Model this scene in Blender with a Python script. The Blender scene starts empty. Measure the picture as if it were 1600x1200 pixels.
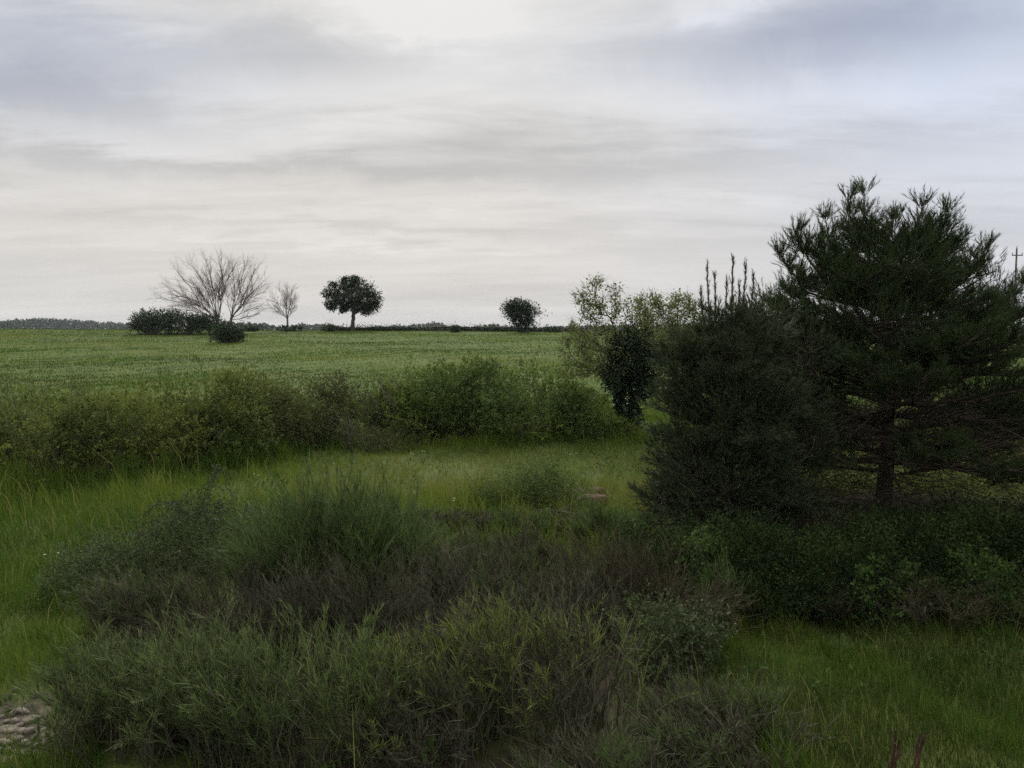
import bpy, math
import numpy as np
C = bpy.context.scene.collection
PI = math.pi
R = np.random.default_rng

# ------------------------------------------------------------------ camera maths
F, HOR, CAMZ = 1209.0, 513.0, 3.6           # focal length / horizon row in photo pixels, eye height
PITCH = math.atan((600 - HOR) / F)

def sstep(a, b, v):
    t = np.clip((v - a) / (b - a), 0, 1)
    return t * t * (3 - 2 * t)

KY = [-80, 0, 5, 20, 26, 40, 60, 90, 112, 130, 200, 400, 1000, 9000]
KZ = [0, 0, 0, 0, .1, .62, 1.4, 2.48, 3.08, 3.06, 1.5, -4, -8, -9]

def T(x, y):
    """height of the land"""
    x = np.asarray(x, float); y = np.asarray(y, float)
    z = sum(np.interp(y + o, KY, KZ) for o in (-4, -2, 0, 2, 4)) / 5
    z = z - .0042 * x * sstep(20, 110, y) * (1 - sstep(140, 300, y))
    n = np.sin(x * .9 + 1.3) * np.cos(y * .8) + .6 * np.sin(x * 2.1 - y * 1.7) + .8 * np.sin(.31 * x + .27 * y)
    z = z + .045 * n * (1 - sstep(60, 120, y))
    z = z + .07 * np.sin(x * .21 + y * .09) * np.sin(y * .17) * sstep(30, 60, y) * (1 - sstep(150, 200, y))
    z = z + .10 * np.exp(-((x - 8) / 4.5) ** 2 - ((y - 14.2) / 2.4) ** 2)      # bank under the pine
    z = z + .35 * np.exp(-((x + .9) / 1.6) ** 2 - ((y - 14) / 1.6) ** 2)        # little mound in the lane
    return z

def T1(x, y): return float(T(x, y))

def ray(px, py):
    a, b = (px - 800) / F, (600 - py) / F
    c, s = math.cos(PITCH), math.sin(PITCH)
    return np.array([a, c + b * s, b * c - s])

def at(px, py, d):
    """the point of the place seen at that pixel of the photo, d metres away"""
    r = ray(px, py); return np.array([0, 0, CAMZ]) + r * (d / r[1])

def ground(px, py):
    r = ray(px, py)
    for d in np.arange(3, 140, .05):
        p = np.array([0, 0, CAMZ]) + r * (d / r[1])
        if p[2] <= T1(p[0], p[1]): return p
    return p

def gx(px, d):
    x = (px - 800) / F * d
    return x, d, T1(x, d)

# ------------------------------------------------------------------ object helpers
def tag(o, label=None, cat=None, group=None, kind=None):
    for k, v in (('label', label), ('category', cat), ('group', group), ('kind', kind)):
        if v: o[k] = v
    return o

def thing(name, label, cat, loc, group=None):
    o = bpy.data.objects.new(name, None); C.objects.link(o)
    o.location = [float(v) for v in loc]; o.empty_display_size = .2
    return tag(o, label, cat, group)

class MB:
    def __init__(s): s.v = []; s.f = []; s.n = 0; s.t = []
    def add(s, v, f, tint=0.5):
        v = np.asarray(v, float).reshape(-1, 3); f = np.asarray(f, int)
        if len(v) == 0: return
        s.v.append(v); s.f.append(f + s.n); s.n += len(v)
        s.t.append(np.broadcast_to(np.asarray(tint, float), (len(v),)))
    def build(s, name, mat, parent=None, smooth=False):
        me = bpy.data.meshes.new(name)
        v = np.concatenate(s.v)
        if parent: v = v - np.array(parent.location)
        tot = np.concatenate([np.full(len(f), f.shape[1]) for f in s.f])
        loops = np.concatenate([f.ravel() for f in s.f])
        me.vertices.add(len(v)); me.vertices.foreach_set('co', v.astype(np.float32).ravel())
        me.loops.add(len(loops)); me.loops.foreach_set('vertex_index', loops.astype(np.int32))
        me.polygons.add(len(tot))
        me.polygons.foreach_set('loop_start', (np.cumsum(tot) - tot).astype(np.int32))
        me.polygons.foreach_set('loop_total', tot.astype(np.int32))
        a = me.attributes.new('tint', 'FLOAT', 'POINT')
        a.data.foreach_set('value', np.concatenate(s.t).astype(np.float32))
        me.update(calc_edges=True)
        if smooth: me.polygons.foreach_set('use_smooth', np.ones(len(tot), bool))
        me.materials.append(mat)
        o = bpy.data.objects.new(name, me); C.objects.link(o)
        if parent: o.parent = parent
        return o

def unit(v):
    v = np.asarray(v, float)
    return v / np.maximum(np.linalg.norm(v, axis=-1, keepdims=True), 1e-9)

def rdir(rng, n): return unit(rng.normal(size=(n, 3)))

def tubes(mb, P, r, sides=3, tint=.5):
    """P (N,K,3) centre lines, r (N,K) radii"""
    P = np.asarray(P, float); r = np.broadcast_to(np.asarray(r, float), P.shape[:2])
    N, K = P.shape[:2]
    if N == 0: return
    m = unit(P[:, -1] - P[:, 0] + 1e-6)
    ref = np.where(np.abs(m[:, 2:3]) > .8, np.array([[1., 0, 0]]), np.array([[0, 0, 1.]]))
    tg = unit(np.gradient(P, axis=1)) if K > 2 else np.repeat(m[:, None], K, 1)
    u = unit(np.cross(tg, ref[:, None])); w = np.cross(tg, u)
    a = np.arange(sides) * 2 * PI / sides
    ring = (P[:, :, None] + r[:, :, None, None] * (np.cos(a)[None, None, :, None] * u[:, :, None] + np.sin(a)[None, None, :, None] * w[:, :, None]))
    idx = np.arange(N * K * sides).reshape(N, K, sides)
    nx = np.roll(idx, -1, 2)
    f = np.stack([idx[:, :-1], nx[:, :-1], nx[:, 1:], idx[:, 1:]], -1).reshape(-1, 4)
    t = tint if np.ndim(tint) == 0 else np.repeat(tint, K * sides)
    mb.add(ring, f, t)

def ribbons(mb, P, w, rng, tint=.5):
    """flat curved blades; P (N,K,3), w (N,K) full widths"""
    P = np.asarray(P, float); N, K = P.shape[:2]
    if N == 0: return
    w = np.broadcast_to(np.asarray(w, float), (N, K))
    s = unit(np.cross(P[:, -1] - P[:, 0], rdir(rng, N)))[:, None] * w[:, :, None] * .5
    V = np.stack([P - s, P + s], 2)
    idx = np.arange(N * K * 2).reshape(N, K, 2)
    f = np.stack([idx[:, :-1, 0], idx[:, :-1, 1], idx[:, 1:, 1], idx[:, 1:, 0]], -1).reshape(-1, 4)
    t = tint if np.ndim(tint) == 0 else (np.repeat(tint, K * 2) if np.ndim(tint) == 1 else np.repeat(np.ravel(tint), 2))
    mb.add(V, f, t)

def leaves(mb, c, d, L, W, rng, tint=.5, fold=.15):
    n = len(c)
    if n == 0: return
    s = unit(np.cross(d, rdir(rng, n))); nn = np.cross(d, s)
    L = np.broadcast_to(np.asarray(L, float), (n,))[:, None]; W = np.broadcast_to(np.asarray(W, float), (n,))[:, None]
    m = c + d * L * .45 + nn * W * fold
    V = np.stack([c, m + s * W * .5, c + d * L - nn * W * fold, m - s * W * .5], 1)
    f = np.arange(n * 4).reshape(n, 4)
    mb.add(V, f, tint if np.ndim(tint) == 0 else np.repeat(tint, 4))

def bezier(p0, p1, p2, K):
    t = np.linspace(0, 1, K)[None, :, None]
    return (1 - t) ** 2 * p0[:, None] + 2 * t * (1 - t) * p1[:, None] + t * t * p2[:, None]

def chain(mb, pts, rad, sides=6, tint=.5):
    tubes(mb, np.asarray(pts)[None], np.asarray(rad)[None], sides, tint)

# space colonisation: a branching skeleton that grows into a cloud of points
def colonise(att, trunk, step, kill, infl, rng, iters=160, wander=.12, droop=0.):
    P = [np.array(p, float) for p in trunk]; par = [-1] + list(range(len(P) - 1))
    A = np.asarray(att, float)
    Pa = np.array(P)
    D = np.linalg.norm(A[:, None] - Pa[None], axis=2); near = D.argmin(1); dist = D.min(1)
    stall = 0
    for _ in range(iters):
        if not len(A): break
        ok = dist < infl
        if not ok.any(): ok = dist <= dist.min() + step
        acc = {}
        dv = unit(A - np.array(P)[near])
        for i in np.nonzero(ok)[0]:
            k = near[i]; acc[k] = acc.get(k, 0) + dv[i]
        new = []
        for k, a in acc.items():
            d = unit(unit(a) + rng.normal(size=3) * wander + np.array([0, 0, -droop]))
            new.append(P[k] + d * step); par.append(k)
        b = len(P); P += new
        nd = np.linalg.norm(A[:, None] - np.array(new)[None], axis=2)
        j = nd.argmin(1); m = nd[np.arange(len(A)), j]
        upd = m < dist; near = np.where(upd, b + j, near); dist = np.where(upd, m, dist)
        keep = dist > kill
        stall = stall + 1 if keep.all() else 0
        A, near, dist = A[keep], near[keep], dist[keep]
        if stall > 14: break
    return np.array(P), np.array(par)

def limb_radii(P, par, tip, power, rmax):
    n = len(P); acc = np.zeros(n); kids = np.zeros(n, int)
    for i in range(n - 1, 0, -1):
        if kids[i] == 0: acc[i] = tip ** power
        acc[par[i]] += acc[i]; kids[par[i]] += 1
    if kids[0] == 0: acc[0] = tip ** power
    r = acc ** (1 / power)
    return r * np.minimum(1, rmax / r.max()) if r.max() > rmax else r, kids

def limbs(mb, P, par, r, flare=1.35):
    ch = [[] for _ in P]
    for i in range(1, len(P)): ch[par[i]].append(i)
    stack = [(0, None)]
    while stack:
        s, fr = stack.pop()
        pts, rad = [], []
        if fr is not None: pts.append(P[fr]); rad.append(r[s])
        k = s
        while True:
            pts.append(P[k]); rad.append(r[k])
            if not ch[k]: break
            o = sorted(ch[k], key=lambda q: -r[q])
            for q in o[1:]: stack.append((q, k))
            k = o[0]
        if fr is None: rad[0] *= flare
        if len(pts) > 1:
            rad[-1] *= .5
            chain(mb, pts, rad, 7 if max(rad) > .04 else (5 if max(rad) > .015 else 3))

# ------------------------------------------------------------------ materials
def nt(name):
    m = bpy.data.materials.new(name); m.use_nodes = True
    t = m.node_tree; t.nodes.clear()
    return m, t, t.nodes.new, t.links.new

def ramp(N, stops, interp='LINEAR'):
    r = N('ShaderNodeValToRGB'); e = r.color_ramp; e.interpolation = interp
    while len(e.elements) < len(stops): e.elements.new(.5)
    for el, (p, c) in zip(e.elements, stops): el.position = p; el.color = (*c, 1)
    return r

def leaf_mat(name, cols, alt, trans=.35, patch=.6, spec=.25, rough=.55, tint_cols=None):
    """foliage: random tone for every leaf, patches of a second tone, light passing through"""
    m, t, N, L = nt(name)
    g = N('ShaderNodeNewGeometry')
    r = ramp(N, [(i / max(1, len(cols) - 1), c) for i, c in enumerate(cols)])
    L(g.outputs['Random Per Island'], r.inputs[0])
    tc = N('ShaderNodeTexCoord'); no = N('ShaderNodeTexNoise')
    no.inputs['Scale'].default_value = patch; no.inputs['Detail'].default_value = 3
    L(g.outputs['Position'], no.inputs['Vector'])
    mr = N('ShaderNodeMapRange'); mr.inputs[1].default_value = .45; mr.inputs[2].default_value = .68
    L(no.outputs[0], mr.inputs[0])
    mx = N('ShaderNodeMix'); mx.data_type = 'RGBA'; L(mr.outputs[0], mx.inputs[0]); L(r.outputs[0], mx.inputs[6]); mx.inputs[7].default_value = (*alt, 1)
    col = mx.outputs[2]
    if tint_cols:
        at_ = N('ShaderNodeAttribute'); at_.attribute_name = 'tint'
        rr = ramp(N, [(i / (len(tint_cols) - 1), c) for i, c in enumerate(tint_cols)])
        L(at_.outputs['Fac'], rr.inputs[0])
        m2 = N('ShaderNodeMix'); m2.data_type = 'RGBA'; m2.inputs[0].default_value = .68
        L(col, m2.inputs[6]); L(rr.outputs[0], m2.inputs[7]); col = m2.outputs[2]
    b = N('ShaderNodeBsdfPrincipled'); b.inputs['Roughness'].default_value = rough; b.inputs['Specular IOR Level'].default_value = spec
    L(col, b.inputs['Base Color'])
    o = N('ShaderNodeOutputMaterial')
    if trans > 0:
        tr = N('ShaderNodeBsdfTranslucent'); L(col, tr.inputs[0])
        ms = N('ShaderNodeMixShader'); ms.inputs[0].default_value = trans
        L(b.outputs[0], ms.inputs[1]); L(tr.outputs[0], ms.inputs[2]); L(ms.outputs[0], o.inputs[0])
    else: L(b.outputs[0], o.inputs[0])
    return m

def bark_mat(name, c1, c2, scale=14, bump=.4):
    m, t, N, L = nt(name)
    g = N('ShaderNodeTexCoord'); mp = N('ShaderNodeMapping'); mp.inputs['Scale'].default_value = (1, 1, .3)
    L(g.outputs['Object'], mp.inputs[0])
    no = N('ShaderNodeTexNoise'); no.inputs['Scale'].default_value = scale; no.inputs['Detail'].default_value = 6
    L(mp.outputs[0], no.inputs['Vector'])
    r = ramp(N, [(.3, c1), (.7, c2)]); L(no.outputs[0], r.inputs[0])
    b = N('ShaderNodeBsdfPrincipled'); b.inputs['Roughness'].default_value = .85; b.inputs['Specular IOR Level'].default_value = .15
    L(r.outputs[0], b.inputs['Base Color'])
    bp = N('ShaderNodeBump'); bp.inputs['Strength'].default_value = bump; bp.inputs['Distance'].default_value = .03
    L(no.outputs[0], bp.inputs['Height']); L(bp.outputs[0], b.inputs['Normal'])
    o = N('ShaderNodeOutputMaterial'); L(b.outputs[0], o.inputs[0])
    return m

M = {}
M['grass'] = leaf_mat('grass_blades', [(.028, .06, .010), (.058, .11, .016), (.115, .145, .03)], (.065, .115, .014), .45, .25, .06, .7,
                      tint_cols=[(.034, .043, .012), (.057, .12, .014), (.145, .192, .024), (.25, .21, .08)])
M['pine'] = leaf_mat('pine_needles', [(.026, .046, .018), (.044, .072, .026), (.07, .092, .038)], (.04, .06, .022), .22, .7, .08)
M['grey_pine'] = leaf_mat('grey_green_needles', [(.034, .055, .026), (.056, .082, .038), (.092, .108, .058)], (.058, .072, .036), .22, .9, .08)
M['hedge_olive'] = leaf_mat('olive_leaves', [(.05, .078, .022), (.088, .125, .032), (.15, .175, .05)], (.17, .195, .042), .38, .7, .1, .65)
M['hedge_green'] = leaf_mat('green_leaves', [(.046, .082, .024), (.08, .13, .034), (.13, .18, .05)], (.15, .205, .042), .38, .6, .1, .65)
M['hedge_brown'] = leaf_mat('brownish_leaves', [(.05, .068, .025), (.085, .105, .035), (.125, .13, .052)], (.11, .135, .036), .3, .8, .1, .65)
M['sapling'] = leaf_mat('sapling_leaves', [(.026, .055, .014), (.044, .085, .02), (.075, .12, .03)], (.06, .10, .022), .35, .8, .08, .7)
M['dark'] = leaf_mat('dark_leaves', [(.018, .035, .016), (.03, .055, .022), (.045, .07, .03)], (.026, .05, .02), .15, .8)
M['ivy'] = leaf_mat('ivy_leaves', [(.015, .032, .018), (.024, .046, .024), (.036, .06, .034)], (.022, .042, .022), .1, .8, .15, .5)
M['evergreen'] = leaf_mat('evergreen_leaves', [(.02, .035, .02), (.032, .052, .026), (.045, .065, .035)], (.028, .045, .024), .12, .6)
M['young'] = leaf_mat('young_leaves', [(.08, .12, .03), (.13, .17, .045), (.21, .21, .09)], (.13, .17, .04), .5, .8)
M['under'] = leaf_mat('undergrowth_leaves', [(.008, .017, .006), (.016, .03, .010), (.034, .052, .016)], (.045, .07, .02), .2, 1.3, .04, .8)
M['bramble'] = leaf_mat('bramble_leaves', [(.03, .05, .022), (.05, .08, .03), (.12, .12, .075)], (.06, .085, .03), .25, 1.1, .08, .7)
M['broom'] = leaf_mat('broom_shoots', [(.03, .06, .02), (.055, .10, .03), (.09, .14, .045)], (.045, .085, .022), .25, 1.0, tint_cols=[(.028, .05, .018), (.06, .105, .026), (.15, .21, .055)])
M['broom_pale'] = leaf_mat('pale_broom_shoots', [(.045, .07, .028), (.08, .115, .042), (.13, .15, .07)], (.08, .115, .035), .25, 1.3, tint_cols=[(.05, .065, .022), (.105, .145, .035), (.27, .28, .12)])
M['broom_yellow'] = leaf_mat('yellow_green_shoots', [(.05, .075, .022), (.09, .13, .03), (.16, .19, .05)], (.11, .15, .025), .3, 1.4, tint_cols=[(.05, .07, .025), (.13, .17, .035), (.30, .33, .06)])
M['dry'] = leaf_mat('dry_twigs', [(.05, .048, .033), (.088, .084, .056), (.16, .15, .105)], (.07, .074, .044), 0, 1.0, .05, .8)
M['drybrown'] = leaf_mat('dry_brown_twigs', [(.05, .044, .026), (.082, .073, .045), (.135, .12, .082)], (.066, .06, .036), 0, 1.0, .05, .8)
M['bark'] = bark_mat('pine_bark', (.035, .028, .024), (.10, .075, .06), 16)
M['bark_grey'] = bark_mat('grey_bark', (.06, .05, .045), (.15, .125, .11), 12)
M['bark_red'] = bark_mat('reddish_bark', (.09, .065, .056), (.19, .145, .125), 10)
M['stone'] = bark_mat('limestone', (.08, .07, .058), (.24, .21, .17), 14, .8)
M['wallstone'] = bark_mat('weathered_stone', (.05, .045, .04), (.16, .145, .125), 2.5, .4)
M['redearth'] = bark_mat('red_earth_stone', (.04, .024, .017), (.12, .075, .055), 8, .5)
M['wood_pole'] = bark_mat('weathered_pole', (.10, .09, .08), (.18, .16, .145), 6, .2)
M['rust'] = bark_mat('dark_dry_stalk', (.03, .016, .012), (.10, .05, .036), 20, .4)
M['blue'] = bark_mat('blue_plastic', (.012, .02, .09), (.03, .045, .17), 6, .1)
M['petal'] = leaf_mat('white_petals', [(.6, .6, .56), (.75, .75, .7)], (.7, .7, .66), .3, 1)
M['wood'] = leaf_mat('far_wood_leaves', [(.02, .035, .018), (.035, .055, .028), (.05, .07, .04)], (.028, .045, .022), .1, .02)

def ground_mat():
    m, t, N, L = nt('soil_and_turf')
    g = N('ShaderNodeNewGeometry')
    n1 = N('ShaderNodeTexNoise'); n1.inputs['Scale'].default_value = .35; n1.inputs['Detail'].default_value = 5
    n2 = N('ShaderNodeTexNoise'); n2.inputs['Scale'].default_value = 5; n2.inputs['Detail'].default_value = 7
    L(g.outputs['Position'], n1.inputs[0]); L(g.outputs['Position'], n2.inputs[0])
    r1 = ramp(N, [(.3, (.044, .072, .013)), (.55, (.07, .105, .018)), (.75, (.10, .12, .03))]); L(n1.outputs[0], r1.inputs[0])
    r2 = ramp(N, [(.35, (.03, .028, .018)), (.65, (.07, .085, .025))]); L(n2.outputs[0], r2.inputs[0])
    sx = N('ShaderNodeSeparateXYZ'); L(g.outputs['Position'], sx.inputs[0]); sy = N('ShaderNodeMapRange'); L(sx.outputs[1], sy.inputs[0])
    for i_, q_ in enumerate((24, 34, .5, .12)): sy.inputs[i_ + 1].default_value = q_
    mx = N('ShaderNodeMix'); mx.data_type = 'RGBA'; L(sy.outputs[0], mx.inputs[0]); L(r1.outputs[0], mx.inputs[6]); L(r2.outputs[0], mx.inputs[7])
    # bare stony patch in the near left corner
    px, py = PATCH
    vm = N('ShaderNodeVectorMath'); vm.operation = 'DISTANCE'; L(g.outputs['Position'], vm.inputs[0]); vm.inputs[1].default_value = (px, py, 0)
    ad = N('ShaderNodeMath'); ad.operation = 'MULTIPLY_ADD'; L(n2.outputs[0], ad.inputs[0]); ad.inputs[1].default_value = 1.2; L(vm.outputs['Value'], ad.inputs[2])
    mr = N('ShaderNodeMapRange'); mr.inputs[1].default_value = 1.0; mr.inputs[2].default_value = 1.5; mr.inputs[3].default_value = 1; mr.inputs[4].default_value = 0
    L(ad.outputs[0], mr.inputs[0])
    rs = ramp(N, [(.35, (.03, .026, .02)), (.5, (.075, .064, .05)), (.7, (.16, .13, .105))]); L(n2.outputs[0], rs.inputs[0])
    m2 = N('ShaderNodeMix'); m2.data_type = 'RGBA'; L(mr.outputs[0], m2.inputs[0]); L(mx.outputs[2], m2.inputs[6]); L(rs.outputs[0], m2.inputs[7])
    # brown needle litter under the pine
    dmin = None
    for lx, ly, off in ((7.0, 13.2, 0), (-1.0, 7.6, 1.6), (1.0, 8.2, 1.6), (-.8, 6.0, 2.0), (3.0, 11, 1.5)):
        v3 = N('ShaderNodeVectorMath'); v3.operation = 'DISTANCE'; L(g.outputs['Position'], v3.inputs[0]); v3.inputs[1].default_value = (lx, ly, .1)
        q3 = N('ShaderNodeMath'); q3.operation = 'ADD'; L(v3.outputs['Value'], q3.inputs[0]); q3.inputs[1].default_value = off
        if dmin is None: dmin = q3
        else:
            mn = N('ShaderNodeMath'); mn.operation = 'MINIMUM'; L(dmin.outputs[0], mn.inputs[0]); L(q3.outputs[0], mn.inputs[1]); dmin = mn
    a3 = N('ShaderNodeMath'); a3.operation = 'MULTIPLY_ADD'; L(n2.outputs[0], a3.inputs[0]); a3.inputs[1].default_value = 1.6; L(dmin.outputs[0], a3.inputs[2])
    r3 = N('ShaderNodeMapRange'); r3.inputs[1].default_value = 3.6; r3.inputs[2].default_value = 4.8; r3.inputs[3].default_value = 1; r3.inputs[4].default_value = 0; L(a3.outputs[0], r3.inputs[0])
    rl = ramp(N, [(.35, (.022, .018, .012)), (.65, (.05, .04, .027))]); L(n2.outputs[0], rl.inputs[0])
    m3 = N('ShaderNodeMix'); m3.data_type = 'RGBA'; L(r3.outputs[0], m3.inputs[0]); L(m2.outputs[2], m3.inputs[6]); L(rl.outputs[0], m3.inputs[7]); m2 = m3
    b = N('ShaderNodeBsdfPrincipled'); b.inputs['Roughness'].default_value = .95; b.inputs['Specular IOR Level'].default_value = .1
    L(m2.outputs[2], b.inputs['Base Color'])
    bp = N('ShaderNodeBump'); bp.inputs['Strength'].default_value = .5; bp.inputs['Distance'].default_value = .06; L(n2.outputs[0], bp.inputs['Height']); L(bp.outputs[0], b.inputs['Normal'])
    o = N('ShaderNodeOutputMaterial'); L(b.outputs[0], o.inputs[0])
    return m

PATCH = tuple(ground(30, 1150)[:2])
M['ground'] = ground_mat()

# ------------------------------------------------------------------ ground: one sheet to the horizon
def axis(vals): return np.unique(np.concatenate(vals))
xs = axis([np.linspace(-20, 20, 161), np.linspace(-140, 140, 141), np.sign(np.linspace(-1, 1, 41)) * np.abs(np.linspace(-1, 1, 41)) ** 3 * 2600])
ys = axis([np.linspace(-10, 40, 201), np.linspace(40, 220, 121), 220 + np.linspace(0, 1, 60) ** 2.5 * 2200, np.array([-60., -30])])
X, Y = np.meshgrid(xs, ys); mb = MB()
idx = np.arange(X.size).reshape(X.shape)
mb.add(np.stack([X, Y, T(X, Y)], -1), np.stack([idx[:-1, :-1], idx[:-1, 1:], idx[1:, 1:], idx[1:, :-1]], -1).reshape(-1, 4))
tag(mb.build('ground', M['ground'], None, True), kind='structure')

# ------------------------------------------------------------------ grass
def hn(x, y, s, seed):
    """cheap smooth noise 0..1"""
    rng = R(seed); v = 0
    for k in range(5):
        a = rng.uniform(0, 2 * PI); f = s * rng.uniform(.6, 1.7); v = v + np.sin(f * (x * math.cos(a) + y * math.sin(a)) + rng.uniform(0, 6))
    return np.clip(.5 + v / 5, 0, 1)

def grass(name, n, y0, y1, power, seed, label, hs, wk, wmin):
    rng = R(seed); u = rng.uniform(0, 1, n)
    e = 1 - power
    y = (y0 ** e + u * (y1 ** e - y0 ** e)) ** (1 / e)
    x = rng.uniform(-1, 1, n) * (.74 * y + 2.5)
    keep = (np.hypot(x - PATCH[0], y - PATCH[1]) > .95 + .35 * rng.normal(size=n))
    ppx = 800 + F * x / y
    thick = sstep(1000, 1060, ppx) * sstep(11, 12, y) * (1 - sstep(15.5, 17, y)) + sstep(90, 170, ppx) * (1 - sstep(1060, 1140, ppx)) * (1 - sstep(10.6, 11.6, y)) + (ppx > 960) * sstep(8.9, 9.5, y) * (1 - sstep(11.5, 12.5, y)) + sstep(960, 1020, ppx) * (1 - sstep(1180, 1260, ppx)) * (1 - sstep(6.0, 6.8, y))
    keep &= rng.uniform(0, 1, n) > np.clip(thick, 0, 1) * .96
    keep &= (rng.uniform(0, 1, n) < .45 + .8 * hn(x * .3, y * 1.2, .4, seed + 7)) | (y < 30)
    x, y = x[keep], y[keep]; n = len(x); ppx = 800 + F * x / y
    big = hn(x, y, .5, seed + 1); fine = .55 * hn(x, y, 2.0, seed + 2) + .45 * hn(x, y, 5.5, seed + 4)
    field = sstep(26, 34, y); strk = .6 * hn(x * .22, y * 1.1, .35, seed + 3) + .4 * hn(x * .5, y * 2.2, .5, seed + 9)
    lane = np.exp(-((y - 20.5) / 4.5) ** 2) * sstep(-9, -2, x)
    tint = .20 + .40 * big + .35 * (fine - .5) + rng.normal(size=n) * .10 + .42 * lane + field * (1.0 * (strk - .5) - .10)
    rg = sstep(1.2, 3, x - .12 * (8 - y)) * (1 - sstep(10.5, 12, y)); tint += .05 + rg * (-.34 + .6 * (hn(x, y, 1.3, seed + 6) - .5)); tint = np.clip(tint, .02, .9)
    tint = np.where(rng.uniform(0, 1, n) < .05, .95, tint); straw = rng.uniform(0, 1, n) < .012 * (y < 30)
    h = hs * (.45 + .9 * rng.uniform(0, 1, n)) * (.3 + 1.4 * fine * (1 - .45 * field)) * (.75 + .5 * big)
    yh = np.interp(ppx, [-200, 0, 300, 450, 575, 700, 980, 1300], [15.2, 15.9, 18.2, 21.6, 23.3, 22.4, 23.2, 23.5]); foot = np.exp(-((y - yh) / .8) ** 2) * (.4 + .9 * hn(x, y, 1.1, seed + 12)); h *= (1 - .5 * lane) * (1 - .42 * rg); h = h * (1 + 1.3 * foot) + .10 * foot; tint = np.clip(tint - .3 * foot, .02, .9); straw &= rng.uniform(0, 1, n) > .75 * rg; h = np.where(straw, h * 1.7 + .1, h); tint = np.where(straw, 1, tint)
    w = np.maximum(wmin, wk * y) * rng.uniform(.7, 1.4, n)
    a = rng.uniform(0, 2 * PI, n); ln = h * rng.uniform(.1, .55, n)
    lx = np.cos(a) * ln - .12 * h; ly = np.sin(a) * ln
    b = np.stack([x, y, T(x, y) - .01], -1)
    mid = b + np.stack([lx * .3, ly * .3, h * .6], -1); tip = b + np.stack([lx, ly, h], -1)
    mb = MB(); P = np.stack([b, mid, tip], 1)
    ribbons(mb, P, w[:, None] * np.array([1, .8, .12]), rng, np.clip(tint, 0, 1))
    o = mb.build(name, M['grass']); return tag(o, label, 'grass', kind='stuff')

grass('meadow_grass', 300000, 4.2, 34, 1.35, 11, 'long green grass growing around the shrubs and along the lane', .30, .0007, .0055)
grass('field_grass', 340000, 28, 135, 1.25, 12, 'short green grass covering the rising field behind the hedge', .14, .0007, .017)

rng = R(19); n = 1500; wy = rng.uniform(5, 26, n) ** 1.0; wx = rng.uniform(-1, 1, n) * (.72 * wy + 2); sel = rng.uniform(0, 1, n) < hn(wx, wy, .9, 21) ** 2 * 1.6
wx, wy = wx[sel], wy[sel]; n = len(wx); hgt = rng.uniform(.08, .34, n); mb = MB(); per = 16
c = np.repeat(np.stack([wx, wy, T(wx, wy)], -1), per, 0); c[:, 2] += np.repeat(hgt, per) * rng.uniform(.1, 1, n * per); c[:, :2] += rng.normal(size=(n * per, 2)) * .07
leaves(mb, c, unit(rng.normal(size=(n * per, 3)) + [0, 0, .7]), .075 * rng.uniform(.5, 1.4, n * per), .032, rng)
tag(mb.build('meadow_weeds', M['sapling']), 'broad leaved weeds scattered through the grass of the lane', 'weeds', kind='stuff')

# ------------------------------------------------------------------ bushes
def lumpy(d, rng, k=6, amp=.16):
    v = np.zeros(len(d))
    for _ in range(k):
        a = rdir(rng, 1)[0]; v += np.sin((d @ a) * rng.uniform(2, 7) + rng.uniform(0, 6)) * amp / math.sqrt(k) * 1.6
    return 1 + v

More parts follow.
